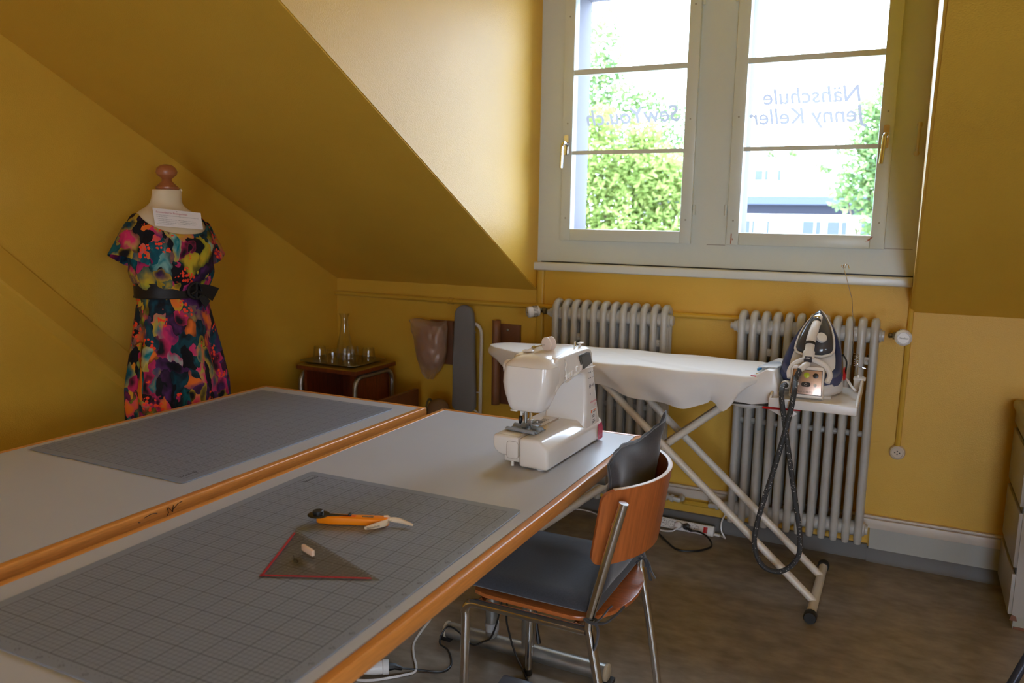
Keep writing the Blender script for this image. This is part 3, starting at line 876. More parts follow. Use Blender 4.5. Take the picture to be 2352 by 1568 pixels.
for x, y, h, r_ in ((-.112, .016, .013, .005), (-.15, .30, .033, .008), (-.03, .37, .01, .01), (-.03, .02, .01, .01)):
    b = MB(); b.tube([(x, y, 0), (x, y, h)], r_, 8); part('foot', b, WHITE, sm)
b = MB(); b.prism(rrect(.0165, .023, .008, 4, -.104, .048), 1, -.0012, .01); part('release_latch', b, SMW, sm, bevel=.0008)
b = MB(); b.tube([(x, -.0008, z) for x, z in rrect(.0172, .0235, .008, 4, -.104, .048)], .0005, 4, closed=True); b.box((-.0868, -.0004, .030), (-.0856, .002, .084)); b.box((-.0868, .0, .0828), (-.0856, .36, .0836)); part('seam_line', b, SMSEAM, sm, smooth=False)
b = MB(); b.box((-.155, .012, .0835), (-.093, .075, .0845)); part('bobbin_cover', b, mat('pale_gloss_cover', (.78, .74, .66), .12), sm, bevel=.001)
b = MB(); b.box((-.155, .080, .083), (-.092, .155, .0846)); np_ = part('needle_plate', b, mat('dark_steel_plate', (.12, .12, .12), .25, metal=.7), sm, bevel=.0006)
b = MB(); b.box((-.120, .086, .0846), (-.100, .094, .0852)); part('plate_catch', b, STEEL, np_, smooth=False)
# column and arm : C profile swept across the machine
prof = [(.255, .070), (.262, .100), (.258, .160), (.252, .195)] + [(.225 + .028 * math.cos(a), .198 + .029 * math.sin(a)) for a in [PI / 2 * k / 5 for k in range(1, 6)]] + \
       [(.15, .226), (.09, .217), (.050, .200), (.050, .296), (.10, .300), (.20, .302), (.255, .301), (.285, .296), (.298, .280), (.318, .215), (.340, .150), (.368, .08), (.388, .03), (.388, .004), (.255, .004)]
b = MB(); b.prism(prof, 0, -.135, -.003)
part('column_and_arm', b, SMW, sm, bevel=.011, bseg=4, angle=50)
rings = []
for z, x0, x1, y0, y1, r_ in ((.153, -.118, -.034, .014, .066, .018), (.157, -.125, -.028, .008, .072, .022), (.170, -.130, -.022, .002, .080, .026), (.200, -.139, -.010, -.003, .088, .028), (.228, -.144, -.003, -.005, .092, .028),
                              (.252, -.143, -.002, -.004, .092, .028), (.274, -.139, -.003, -.001, .092, .028)):
    rings.append([Vector((p[0], p[1], z)) for p in rrect((x1 - x0) / 2, (y1 - y0) / 2, r_, 6, (x0 + x1) / 2, (y0 + y1) / 2)])
b = MB(); b.loft(rings)
hd_ = part('head', b, SMW, sm, angle=45)
rings = []
for z, x0, x1, y0, y1, r_ in ((.2745, -.139, -.003, -.001, .094, .028), (.282, -.134, -.006, .005, .094, .028), (.291, -.124, -.012, .018, .094, .026), (.297, -.108, -.024, .036, .094, .02), (.300, -.09, -.04, .05, .094, .016)):
    rings.append([Vector((p[0], p[1], z)) for p in rrect((x1 - x0) / 2, (y1 - y0) / 2, r_, 6, (x0 + x1) / 2, (y0 + y1) / 2)])
b = MB(); b.loft(rings); part('head_cap', b, SMW, sm, angle=45)
b = MB(); b.prism([(.097, .224), (.0978, .224), (.1025, .25), (.0990, .289), (.0982, .289), (.1015, .25)], 0, -.0045, -.0024); part('seam_line', b, SMSEAM, sm, smooth=False)
b = MB(); b.box((-.118, .010, .151), (-.098, .022, .155)); part('thread_cutter', b, SMW, sm, bevel=.001)
b = MB(); b.tube([(-.090, .078, .155), (-.090, .078, .098)], .0045, 10); part('needle_bar', b, CHROME, sm)
b = MB(); b.box((-.097, .070, .104), (-.083, .086, .116)); b.tube([(-.083, .078, .110), (-.072, .078, .112)], .004, 8); b.ball((-.070, .078, .113), .006); part('needle_clamp', b, STEEL, sm, bevel=.001)
b = MB(); b.tube([(-.090, .078, .100), (-.090, .078, .088)], .0008, 6); part('needle', b, CHROME, sm)
b = MB(); b.tube([(-.108, .082, .155), (-.108, .082, .096)], .0055, 10); part('presser_bar', b, STEEL, sm)
b = MB(); b.box((-.116, .072, .092), (-.100, .092, .104)); b.prism([(-.118, .066), (-.096, .060), (-.078, .060), (-.078, .064), (-.090, .070), (-.090, .094), (-.118, .094)], 2, .0885, .0905); b.tube([(-.100, .058, .089), (-.070, .070, .089)], .0012, 5); b.tube([(-.104, .068, .089), (-.076, .082, .089)], .0012, 5); part('presser_foot', b, STEEL, sm, smooth=False)
b = MB(); b.ball((-.128, .092, .108), .006, .008, .013); part('foot_release', b, BLACK, sm)
b = MB(); b.box((-.125, .080, .130), (-.104, .090, .138)); b.box((-.125, .080, .122), (-.117, .090, .132)); part('needle_threader', b, WHITE, sm, bevel=.002)
# top details
b = MB(); q = Vector((0, 0, 1)).rotation_difference(Vector((.35, .93, .05)).normalized()).to_matrix()
b.lathe([(.0185, -.001), (.0195, 0), (.0195, .003), (.006, .0035), (.006, .016), (.0195, .0165), (.0195, .0195), (.0185, .0205)], (-.075, .135, .318), 28, q)
part('spool_cap', b, mat('pale_spool', (.78, .66, .58), .35), sm)
b = MB(); b.tube([(-.091, .092, .314), (-.078, .128, .3165)], .0022, 8); b.tube([(-.093, .086, .311), (-.091, .094, .314)], .005, 8); part('spool_pin', b, CHROME, sm)
b = MB(); b.box((-.122, .082, .300), (-.092, .098, .305)); part('thread_guide', b, SMW, sm, bevel=.002)
b = MB(); b.tube([(-.028, .225, .300), (-.028, .225, .318)], .0033, 10); part('winder_spindle', b, CHROME, sm)
b = MB(); b.tube([(-.020, .240, .300), (-.020, .240, .311)], .004, 8); b.box((-.025, .233, .310), (-.011, .252, .3145)); part('winder_stop', b, WHITE, sm, bevel=.0015)
b = MB(); b.lathe([(.019, -.010), (.021, -.006), (.021, .006), (.018, .010)], (-.140, .045, .262), 22, Matrix.Rotation(PI / 2, 3, 'Y')); part('tension_dial', b, SMW, sm)
b = MB(); b.tube(spline([(-.001, .099, .285), (.001, .102, .275), (.0, .100, .262), (.001, .103, .250), (-.001, .101, .24)], 4), .002, 6); part('take_up_lever', b, SMW, sm)
b = MB(); b.prism([(.192, .285), (.248, .287), (.274, .282), (.290, .250), (.222, .239)], 0, -.006, -.0012); scr = part('screen_bezel', b, mat('gloss_black', (.006, .006, .007), .08), sm, smooth=False)
b = MB(); b.prism([(.208, .279), (.252, .281), (.277, .252), (.228, .244)], 0, -.0012, -.0006); part('screen', b, mat('dark_lcd', (.035, .035, .028), .06), scr, smooth=False)
for y, z in ((.118, .236), (.135, .2385), (.152, .241), (.182, .249), (.212, .249)):
    b = MB(); b.box((-.005, y - .006, z - .0065), (-.0004, y + .006, z + .0075)); part('button', b, SMW, sm, bevel=.0012)
b = MB(); b.prism([(.105, .222), (.225, .240), (.225, .2415), (.105, .2235)], 0, -.004, .0008); b.prism([(.230, .2415), (.312, .238), (.312, .2365), (.230, .240)], 0, -.004, .0006); part('button_ledge', b, SMW, sm, smooth=False)
b = MB()
def smbox(y, z, h, w_, hh): b.prism([(y, z), (y + w_, z), (y + w_, z + hh), (y, z + hh)], 0, -.0028, -.0024)
for y in (.272, .284, .296, .307): smbox(y, .222, 0, .0035, .003); smbox(y + .001, .205, 0, .0035, .003)
for y in (.279, .289, .300, .310): smbox(y, .176, 0, .0012, .012); smbox(y + .002, .180, 0, .002, .004)
smbox(.287, .155, 0, .003, .006)
for z, y0, n_ in ((.222, .1, 0),): pass
part('button_symbol', b, FAINTINK, sm, smooth=False)
def sm_text(body, y, z, size, m, shear=0, dx=-.0022, bold=0, sl=0.0):
    b = MB(); b.add(text_me(body, size, shear, 'LEFT', bold), frame((dx, y, z), (0, 1, sl), (0, 0, 1)))
    return part('lettering', b, m, sm, smooth=False, recalc=False)
sm_text('eXperience', .290, .130, .0105, PINK, .15)
sm_text('520', .322, .120, .0080, PINK, .1)
b = MB(); b.prism([(.294, .062), (.342, .062), (.337, .110), (.294, .110)], 0, -.0024, -.0021); st = part('sticker', b, WHITE, sm, smooth=False)
b = MB(); b.prism([(.297, .099), (.304, .099), (.304, .107), (.297, .107)], 0, -.0021, -.0018); b.prism([(.307, .104), (.334, .104), (.334, .106), (.307, .106)], 0, -.0021, -.0018); part('sticker_logo', b, mat('orange_ink', (.75, .16, .02), .6), st, smooth=False)
b = MB()
for y0, y1, z in ((.307, .330, .099), (.309, .325, .089), (.309, .328, .084), (.309, .326, .075), (.309, .336, .070), (.309, .331, .066)): b.prism([(y0, z), (y1, z), (y1, z + .0018), (y0, z + .0018)], 0, -.0021, -.0018)
part('sticker_text', b, FAINTINK, st, smooth=False)
b = MB(); b.prism([(.350, .006), (.386, .006), (.386, .036), (.374, .058), (.350, .054)], 0, .0015, .0022); el = part('maker_badge', b, mat('magenta_badge', (.60, .055, .14), .35), sm, smooth=False, label='magenta badge')
b = MB(); b.add(text_me('elna', .0165, 0, 'LEFT'), frame((.0025, .353, .014), (0, 1, 0), (0, 0, 1))); part('lettering', b, mat('pale_pink_ink', (.75, .40, .48), .5), el, smooth=False, recalc=False)
b = MB()
for j in range(5): b.box((-.120 + .004 * j, .166, .0835), (-.1182 + .004 * j, .196, .0839))
for j in range(4): b.box((-.118 + .005 * j, .202, .0835), (-.1168 + .005 * j, .222, .0839))
part('stitch_chart', b, FAINTINK, sm, smooth=False)
# scrap of grey cloth, folded, under the presser foot
SCR = mat('blue_grey_felt', (.30, .34, .38), .85, bump=.3, bscale=300)
b = MB()
def scrap(y0):
    prof_ = [(-.150, y0, .0052), (-.062, y0, .0052)]
    return prof_
P0 = sm.matrix_basis if False else None
mm = Matrix.Translation((-.803, 1.866, ZT + .0846)) @ Matrix.Rotation(math.radians(-1.6), 4, 'Z')
sec = [(.048, .001), (.045, .006), (.050, .010), (.058, .009), (.060, .003), (.075, .0028), (.090, .003), (.092, .009), (.100, .0105), (.106, .006), (.104, .0015), (.118, .001)]
rows = []
for i in range(9):
    x = -.150 + .092 * i / 8; sk_ = .010 * i / 8
    rows.append([mm @ Vector((x, y - sk_ + (.004 if i < 2 and y > .1 else 0), z + .0004)) for y, z in sec])
b.loft(rows, cap=False, closed=False)
solo('fabric_scrap', b, SCR, 'folded grey fabric strip lying under the presser foot of the sewing machine', 'fabric', mods=[('SOLIDIFY', {'thickness': .0016, 'offset': 1})], recalc=False)

#@@CHAIR
# ------------------------------------------------------------------ chair with cushion
ch = thing('chair', (-.77, 1.90, 0), 'plywood chair with chrome tube frame pushed under the work table', 'chair')
yn, yf_ = -.205, .205
def outl(hx, hy, r, cx, cyy, n=6): return rrect(hx, hy, r, n, cx, cyy)
# seat : slightly dished plywood, rounded wide back edge
b = MB()
def seat_pts():
    pts = []
    for k in range(15):
        a = -PI / 2 + PI * k / 14
        pts.append((.10 + .115 * math.cos(a), .195 * math.sin(a) * (1 - .0 * abs(math.cos(a)))))
    pts += [(-.13, .192), (-.165, .180), (-.18, .15), (-.18, -.15), (-.165, -.180), (-.13, -.192)]
    return pts
sp_pts = seat_pts()
b.prism(sp_pts, 2, .437, .448)
part('seat', b, BEECH, ch, bevel=.002)
# curved plywood back : arc in plan, leaning back
b = MB()
rowsO, NB = [], 18
Rb = .27
def back_pt(a, t, off):
    # a angle across, t height 0..1, off thickness
    z = .588 + t * (.190 - .030 * 0)
    lean = .028 * (t - .5)
    x = .165 + (Rb + off) * math.cos(a) - Rb * math.cos(0) + .095 + lean
    return Vector((x, (Rb + off) * math.sin(a), z))
outer = []
def rr_back():
    pts = []
    amax = .86
    for (aa, t) in rrect(amax, .5, .12, 6, 0, .5):
        pts.append((aa, t))
    return pts
N1, N2 = 24, 25
grid_o, grid_i = [], []
for j in range(N2 + 1):
    t = j / N2
    e = min(t, 1 - t)
    am = .86 - (.105 * (1 - math.sqrt(max(0, 1 - (1 - e / .16) ** 2))) if e < .16 else 0)
    go, gi = [], []
    for i in range(N1 + 1):
        a = -am + 2 * am * i / N1
        go.append(back_pt(a, t, .0055)); gi.append(back_pt(a, t, -.0055))
    grid_o.append(go); grid_i.append(gi)
rings = [grid_o[j] + grid_i[j][::-1] for j in range(N2 + 1)]
b.loft(rings)
part('backrest', b, BEECH, ch, angle=40)
b = MB(); b.tube([(p + q) / 2 + Vector((0, 0, .0006)) for p, q in zip(grid_o[-1], grid_i[-1])], .0056, 6, flat=.25)
part('backrest_edge', b, PLYEDGE, ch, label='pale plywood edge')
for s in (-1, 1):
    yy = .205 * s
    # rear leg and post in one bent tube
    pts = [(.235, yy * 1.02, .0), (.20, yy, .22), (.165, yy, .40), (.158, yy, .44), (.166, yy, .49), (.205, yy, .65)] + ([(.232, yy, .757)] if s < 0 else [])
    b = MB(); b.tube(spline(pts, 5), .0115, 12); part('rear_leg', b, CHROME, ch)
    pts = [(-.185, yy, 0), (-.182, yy, .20), (-.178, yy, .385)] + [(-.150 - .03 * math.cos(a), yy, .395 + .03 * math.sin(a)) for a in [PI / 2 * k / 5 for k in range(0, 6)]] + [(-.05, yy, .4255), (.150, yy, .4255)]
    b = MB(); b.tube(pts, .0115, 12); part('front_leg', b, CHROME, ch)
    for xx in (-.185, .235):
        b = MB(); b.lathe([(.013, 0), (.0135, .002), (.0135, .018), (.012, .02)], (xx, yy * (1.02 if xx > 0 else 1), 0), 12); part('leg_cap', b, BLACK, ch)
    b = MB(); b.ball((.208, yy - .004 * s, .70), .006, .004, .006); part('rivet', b, CHROME, ch)
b = MB(); b.tube([(-.14, yn, .4255), (-.14, yf_, .4255)], .010, 10); b.tube([(.12, yn, .4255), (.12, yf_, .4255)], .010, 10); part('cross_tube', b, CHROME, ch)
# cushion : seat pad + leaning back pad, tied on
cu = thing('chair_cushion', (-.77, 1.90, .449), 'charcoal denim chair cushion with loose ties, draped over seat and back', 'cushion')
def pad(mb, fx, nu, nv, thick, seed):
    # closed pillow over unit square mapped by fx(u,v,side)
    rows = []
    for j in range(nv + 1):
        v = j / nv
        top, bot = [], []
        for i in range(nu + 1):
            u = i / nu
            e = min(u, 1 - u, v, 1 - v)
            pf = min(1, e / .10) ** .5
            w_ = mnoise.noise(Vector((u * 3 + seed, v * 3, seed))) * .004
            top.append(fx(u, v, thick * pf / 2 + .001 + w_ * pf)); bot.append(fx(u, v, -thick * pf / 2 - .001 + w_ * pf * .3))
        rows.append(top + bot[::-1])
    mb.loft(rows)
b = MB(); pad(b, lambda u, v, h: Vector((-.185 + .355 * u, -.20 + .40 * v, .022 + h)), 20, 20, .036, 1.)
part('seat_pad', b, DENIM, cu, angle=60)
def backfx(u, v, h):
    # u across (near->far), v up
    y = -.165 + .345 * u
    z = .045 + (.355 + .012 * math.sin(PI * u * 2.3)) * v + (.022 * u - .018) * v
    x = .165 + .035 * v - .020 * math.sin(PI * u) * v + .030 * (u - .5) * v * v
    wr = .004 * math.sin(v * 17 + u * 9) * (v > .80)
    return Vector((x + h + wr, y, z))
b = MB(); pad(b, backfx, 22, 26, .030, 5.)
part('back_pad', b, DENIM, cu, angle=60)
b = MB()       # flat seam flange along the top of the back pad, with a dog-ear at the far corner
rows = []
for i in range(23):
    u = i / 22
    p = backfx(u, 1.0, 0); k = .0015 * math.sin(i * 1.9)
    up_ = .009 + (.020 if i > 20 else 0)
    rows.append([p + Vector((0, 0, -.004)), p + Vector((k + .004, 0, up_ * .6)), p + Vector((k * 1.8 + .002, .002, up_))])
b.loft(rows, cap=False, closed=False); part('seam_flange', b, DENIM, cu, mods=[('SOLIDIFY', {'thickness': .003})])
b = MB(); rows = []
for i in range(23):
    v = i / 22; p = backfx(0, v, 0); rows.append([p + Vector((0, .004, 0)), p + Vector((.002 * math.sin(i), -.008, 0))])
b.loft(rows, cap=False, closed=False); part('seam_flange', b, DENIM, cu, mods=[('SOLIDIFY', {'thickness': .003})])
def tie(pts, nm='tie', r_=.0055):
    b = MB(); b.tube(spline(pts, 6), r_, 6, flat=.4); part(nm, b, DENIM, cu)
tie([(.150, -.215, .012), (.162, -.222, .010), (.176, -.215, .006), (.172, -.200, .008), (.150, -.205, .012)])
tie([(.176, -.212, .006), (.190, -.210, .022), (.205, -.205, .045), (.212, -.200, .052)])
tie([(.176, -.212, .006), (.200, -.205, .010), (.222, -.190, .030), (.232, -.170, .042)])
tie([(.176, -.212, .006), (.184, -.214, -.012), (.182, -.215, -.040), (.176, -.215, -.062)])
tie([(.180, .085, .040), (.198, .09, .055), (.206, .10, .045), (.210, .10, .020), (.216, .105, -.01)])
tie([(.180, .10, .050), (.205, .11, .040), (.214, .118, .010), (.222, .13, -.012)])
tie([(.192, .095, .075), (.200, .10, .05), (.206, .10, .03)], r_=.008)

#@@IRONING
# ------------------------------------------------------------------ ironing board, sheet, steam station
IYC, IZ = 3.103, .838
ib = thing('ironing_board', (-.80, IYC, 0), 'ironing board on cream tube legs in front of the two radiators', 'ironing board', world=True)
def hw(x):
    if x > -1.12: return .185
    t = min(1, (-1.12 - x) / .50); return .185 * max(0, 1 - t ** 2.1) ** .6
def outline(n=26, x1=-.445, grow=0., r=.05):
    xs = [-1.62 + (.0 if k == 0 else 0) + 1.175 * (k / n) ** 1.7 for k in range(n + 1)]
    near = [(x, IYC - hw(x) - grow) for x in xs[1:]]
    far = [(x, IYC + hw(x) + grow) for x in xs[1:]]
    near[-1] = (x1 + grow, near[-1][1] + r); near[-2] = (x1 - r + grow, near[-2][1]); far[-1] = (x1 + grow, far[-1][1] - r); far[-2] = (x1 - r + grow, far[-2][1])
    return [(-1.62 - grow, IYC)] + near + far[::-1]
ol = outline()
b = MB(); b.prism(ol, 2, IZ - .018, IZ); part('board', b, GREYFAB, ib, bevel=.004)
FX, TX = -.21, -1.05
b = MB(); b.tube([(FX, 2.865, .024), (FX, 3.335, .024)], .0165, 14); part('foot_tube', b, CREAMT, ib)
b = MB(); b.tube([(-1.385, 2.90, .024), (-1.385, 3.30, .024)], .0165, 14); part('foot_tube', b, CREAMT, ib)
for y in (2.862, 3.338):
    b = MB(); b.lathe([(.020, -.018), (.023, -.012), (.023, .012), (.020, .018)], (FX, y, .024), 16, Matrix.Rotation(PI / 2, 3, 'X')); part('foot_cap', b, RUBBER, ib)
for y in (2.897, 3.303):
    b = MB(); b.lathe([(.020, -.018), (.023, -.012), (.023, .012), (.020, .018)], (-1.385, y, .024), 16, Matrix.Rotation(PI / 2, 3, 'X')); part('foot_cap', b, RUBBER, ib)
for y in (2.975, 3.215):
    b = MB(); b.tube([(FX, y, .03), (-1.07, y, .775)], .0145, 12); part('leg', b, CREAMT, ib)
for y, rad in ((3.03, .0150), (3.16, .012)):
    b = MB(); b.tube([(-1.385, y, .03), (-.52, y, .762)], rad, 12); part('leg', b, CREAMT, ib)
for a_, b_, r_ in (((-1.07, 2.95, .775), (-1.07, 3.24, .775), .011), ((-.52, 2.99, .765), (-.52, 3.20, .765), .012), ((-.79, 2.96, .527), (-.79, 3.23, .527), .007)):
    b = MB(); b.tube([a_, b_], r_, 10); part('cross_bar', b, CREAMT, ib)
b = MB(); b.box((-1.09, 2.955, .775), (-1.05, 2.985, .80)); b.tube([(-.533, 3.03, .752), (-.517, 3.03, .765)], .0195, 12); b.box((-.66, 2.955, .765), (-.62, 2.975, .80)); part('pivot_cap', b, BLACK, ib, bevel=.002)
b = MB(); b.tube([(-.80, 2.985, .73), (-.40, 2.985, .745)], .004, 8); part('lock_rod', b, BLACK, ib)
b = MB(); b.tube([(-.60, 2.96, .735), (-.42, 2.96, .742), (-.30, 2.97, .745)], .003, 8); part('lock_rod', b, BLACK, ib)
# white end housing with control lever
b = MB(); b.prism([(-.555, .745), (-.47, .738), (-.405, .752), (-.375, .782), (-.398, .872), (-.425, .874), (-.470, .846), (-.555, .842)], 1, 2.955, 3.245)
part('end_housing', b, WHITE, ib, bevel=.006, bseg=2)
b = MB(); b.ball((-.50, 3.03, .742), .07, .055, .034); part('under_shell', b, WHITE, ib)
b = MB(); b.tube([(-.43, 2.945, .736), (-.30, 2.945, .742)], .009, 8, flat=.5); part('height_lever', b, RED, ib, label='red height lever')
b = MB(); b.prism([(-.42, .735), (-.33, .738), (-.31, .725), (-.345, .700)], 1, 2.95, 2.965); part('lever_guard', b, WHITE, ib, bevel=.003)
b = MB(); b.prism([(-.464, 2.985), (-.458, 2.980), (-.425, 3.13), (-.432, 3.135)], 2, .862, .870); part('blue_trim', b, mat('sky_blue_plastic', (.03, .30, .62), .35), ib, label='sky blue strip')
b = MB(); b.prism([(-.462, 2.975), (-.395, 3.00), (-.382, 3.07), (-.402, 3.12), (-.435, 3.11)], 2, .874, .880); b.box((-.45, 3.0, .865), (-.40, 3.1, .8745)); part('end_cover', b, mat('pale_clear_plastic', (.66, .72, .78), .15), ib, bevel=.003)
b = MB(); b.ball((-.452, 2.968, .852), .012, .007, .006); part('hook_button', b, CHROME, ib)
b = MB(); b.box((-.480, 2.953, .838), (-.462, 2.9545, .848)); part('pink_tab', b, PINK, ib, smooth=False)
# rest for the iron
b = MB(); b.box((-.400, 2.900, .765), (-.120, 3.274, .778)); b.box((-.4045, 2.8945, .752), (-.1155, 2.9055, .784))
b.prism([(2.895, .765), (2.905, .784), (2.98, .806), (3.10, .795), (3.275, .815), (3.275, .765)], 0, -.405, -.396)
b.prism([(2.895, .765), (2.91, .782), (2.94, .784), (2.97, .80), (3.10, .806), (3.20, .825), (3.275, .828), (3.275, .765)], 0, -.124, -.115)
part('iron_rest', b, WHITE, ib, bevel=.004, bseg=2)
b = MB(); b.box((-.148, 3.21, .778), (-.118, 3.24, .822)); b.box((-.150, 3.205, .820), (-.108, 3.245, .828)); b.tube([(-.135, 3.225, .825), (-.135, 3.225, .838)], .004, 8); part('clip', b, WHITE, ib, bevel=.002)
# springy cord holder wire
cw = thing('cord_holder', (-.137, 3.228, .838), 'thin upright chrome wire cord holder with a coil, standing behind the steam iron', 'cord holder', world=True)
b = MB()
pts = [(-.137, 3.228, .838), (-.138, 3.228, .868)] + [(-.145 + .0085 * math.cos(a), 3.228 + .0085 * math.sin(a), .868 + .043 * a / (2 * PI * 6)) for a in [2 * PI * k / 12 for k in range(73)]]
pts += [(-.158, 3.232, .918), (-.166, 3.236, 1.02), (-.178, 3.24, 1.118), (-.198, 3.24, 1.18), (-.219, 3.24, 1.243)]
b.tube(pts, .0014, 6)
b.tube([(-.137, 3.228, .868), (-.122, 3.21, .868), (-.110, 3.205, .867)], .0018, 6)
b.tube([(-.219, 3.24, 1.243)] + [(-.216 + .004 * math.cos(a) + .0012 * a, 3.24, 1.241 + .006 * math.sin(a)) for a in [PI - .5 * k for k in range(14)]], .0014, 6)
b.tube([(-.219, 3.24, 1.243), (-.210, 3.24, 1.232), (-.206, 3.24, 1.247), (-.200, 3.24, 1.243), (-.197, 3.24, 1.232)], .0014, 6)
part('wire', b, CHROME, cw); b = MB(); b.ball((-.197, 3.24, 1.231), .0028); part('wire_tip', b, CHROME, cw)
# sheet draped over the board
def hang(x, side):
    if side > 0: return .08 if x > -1.5 else .045 + (x + 1.62) * .29
    K = [(-1.62, .045), (-1.52, .075), (-1.455, .120), (-1.36, .155), (-1.25, .13), (-1.15, .085), (-1.05, .080), (-.90, .120), (-.71, .140), (-.62, .105), (-.578, .090), (-.55, .135), (-.515, .120), (-.47, .035), (-.44, .012)]
    for (a, p), (c, q) in zip(K, K[1:]):
        if x <= c: return p + (q - p) * max(0, (x - a) / (c - a))
    return .012
dense = []
for i in range(len(ol)):
    p, q = Vector(ol[i]), Vector(ol[(i + 1) % len(ol)]); n_ = max(1, int((q - p).length / .02))
    for k in range(n_): dense.append(p.lerp(q, k / n_))
b = MB(); rings = []
for f, z in ((.0, .010), (.35, .0100), (.7, .0105), (.93, .010), (.985, .0085), (1.008, .002)):
    rings.append([Vector((-1.0 + (p.x + 1.0) * (f if f < .9 else 1) if f < .9 else p.x + (1.0 - f) * (-.03 if p.x > -.6 else 0), IYC + (p.y - IYC) * f, IZ + z + .0020 * math.sin(p.x * 21 + p.y * 9) * (f > .3))) for p in dense])
NK = 10
for k in range(1, NK + 1):
    t = k / NK; ring = []
    for p in dense:
        side = p.y - IYC
        h = hang(p.x, side)
        wave = math.sin(p.x * 26 + 1.2) * .007 + math.sin(p.x * 61 + 9 * t) * .003 + mnoise.noise(Vector((p.x * 9, p.y * 6, t * 2.2))) * .022 + .006 * math.sin(p.x * 34 - t * 5)
        if side <= 0 or True:
            d = Vector((0, -1 if side < 0 else 1))
            if p.x < -1.45: d = Vector((-1, side * 8)).normalized()
            if p.x > -.47: d = Vector((1, 0))
            off = (.004 + .014 * math.sin(PI * min(1, t * 1.1)) * .4 + wave * t - .022 * t * t * (1 if p.x < -.56 else -.3))
            ring.append(Vector((p.x + d.x * off + (.03 * t * (p.x > -.60 and side < 0)) * -1, p.y + d.y * off, IZ - h * t)))
    rings.append(ring)
b.loft(rings[1:], cap=False)
R0 = rings[1]
cen = b.bm.verts.new(Vector((-1.0, IYC, IZ + .010)))
b.bm.verts.ensure_lookup_table()
top = [b.bm.verts[i] for i in range(len(R0))]
for i in range(len(top)): b.bm.faces.new([cen, top[i], top[(i + 1) % len(top)]])
solo('sheet', b, SHEET, 'white cotton cloth draped over the ironing board', 'cloth', mods=[('SUBSURF', {'levels': 1, 'render_levels': 1})], angle=80)

# ---- steam station and iron
SX, SY, SZ = -.283, 2.975, .779
stn = thing('steam_station', (SX, SY, SZ), 'white and navy steam generator base on the rest of the ironing board', 'steam generator')
INC = math.radians(45)
EV, NV = Vector((0, math.cos(INC), math.sin(INC))), Vector((0, -math.sin(INC), math.cos(INC)))
O0 = Vector((0, .035, .058)); LEN = .315
def wa(s): return .098 * max(0, 1 - max(0, (s - .12) / .88) ** 1.9) ** .85 * (1 - .55 * max(0, (.12 - s) / .12) ** 2.2)
def loopS(fn, n=16):
    R_, L_ = [], []
    for k in range(n + 1):
        s = (k / n) ** 1.0
        q = fn(s)
        R_.append(q[0]); L_.append(q[1])
    return R_ + L_[::-1][1:-1] + [L_[0]]
def arch(scale, h, cx=0., s0=.5):
    def fn(s):
        s2 = s0 + (s - s0) * scale; w_ = wa(s) * scale
        c = O0 + EV * LEN * s2 + NV * h
        return (c + Vector((w_, 0, 0)), c + Vector((-w_, 0, 0)))
    return loopS(fn)
def foot(scale, z, front=0.):
    def fn(s):
        a = PI * s
        w_ = .104 * math.sin(max(.16, min(a, PI - .10))) ** .6 * (1.0 if s < .5 else (1 - .25 * (s - .5)))
        y = .165 + (s - .5) * .335 * scale + front
        return (Vector((w_ * scale, y, z)), Vector((-w_ * scale, y, z)))
    return loopS(fn)
def mixr(A, B, t, bulge=0.):
    out = []
    for p, q in zip(A, B):
        m_ = p.lerp(q, t); out.append(Vector((m_.x * (1 + bulge), m_.y, m_.z)))
    return out
f0_, a0_ = foot(1.0, .020), arch(1.02, -.004)
b = MB(); b.loft([foot(.90, .004), foot(.98, .010), f0_, mixr(f0_, a0_, .35, .04), mixr(f0_, a0_, .7, .035), a0_, arch(.97, .002)])
part('body', b, WHITE, stn, angle=50)
b = MB(); b.loft([arch(1.07, -.026), arch(1.09, .004), arch(1.02, .016), arch(.82, .009), arch(.76, -.004)], cap=True)
part('cradle_rim', b, NAVY, stn, angle=50, label='navy rim')
b = MB(); b.box((-.085, .05, 0), (-.06, .08, .008)); b.box((.05, .03, 0), (.075, .06, .008)); b.box((-.05, .27, 0), (.05, .30, .008)); part('foot', b, WHITE, stn)
PT = math.radians(16)
pm = frame((-.006, -.018, .006), (1, 0, 0), (0, math.sin(PT), math.cos(PT)))
b = MB(); b.prism([(-.057, 0), (.057, 0), (.055, .105), (.049, .112), (-.049, .112), (-.055, .105)], 2, -.055, .004, pm)
cp_ = part('control_block', b, WHITE, stn, bevel=.005, bseg=3)
b = MB(); b.prism([(-.051, .012), (.051, .012), (.047, .098), (-.047, .098)], 2, .004, .0056, pm); pn = part('control_panel', b, COPPER, stn, bevel=.0006, label='copper control panel')
b = MB(); b.tube([pm @ Vector(p) for p in ((-.052, .011, .0046), (.052, .011, .0046), (.048, .099, .0046), (-.048, .099, .0046))], .0013, 5, closed=True); part('panel_gap', b, BLACK, stn)
def knob(x, y, r_, m, nm='button'):
    b = MB(); b.lathe([(r_, .0052), (r_, .0078), (r_ * .8, .0086)], (0, 0, 0), 20, None)
    bm = b.bm
    bmesh.ops.transform(bm, matrix=pm @ Matrix.Translation((x, y, 0)), verts=bm.verts)
    part(nm, b, m, pn)
knob(-.030, .082, .0085, BLACK); knob(-.002, .080, .0098, mat('lime_button', (.48, .55, .02), .35)); knob(.028, .080, .0095, BLACK)
knob(-.030, .047, .0055, WHITE); knob(.029, .046, .0058, WHITE)
b = MB(); b.prism(rrect(.0155, .0085, .008, 5, -.002, .047), 2, .0052, .0078, pm); part('button', b, BLACK, pn)
b = MB()
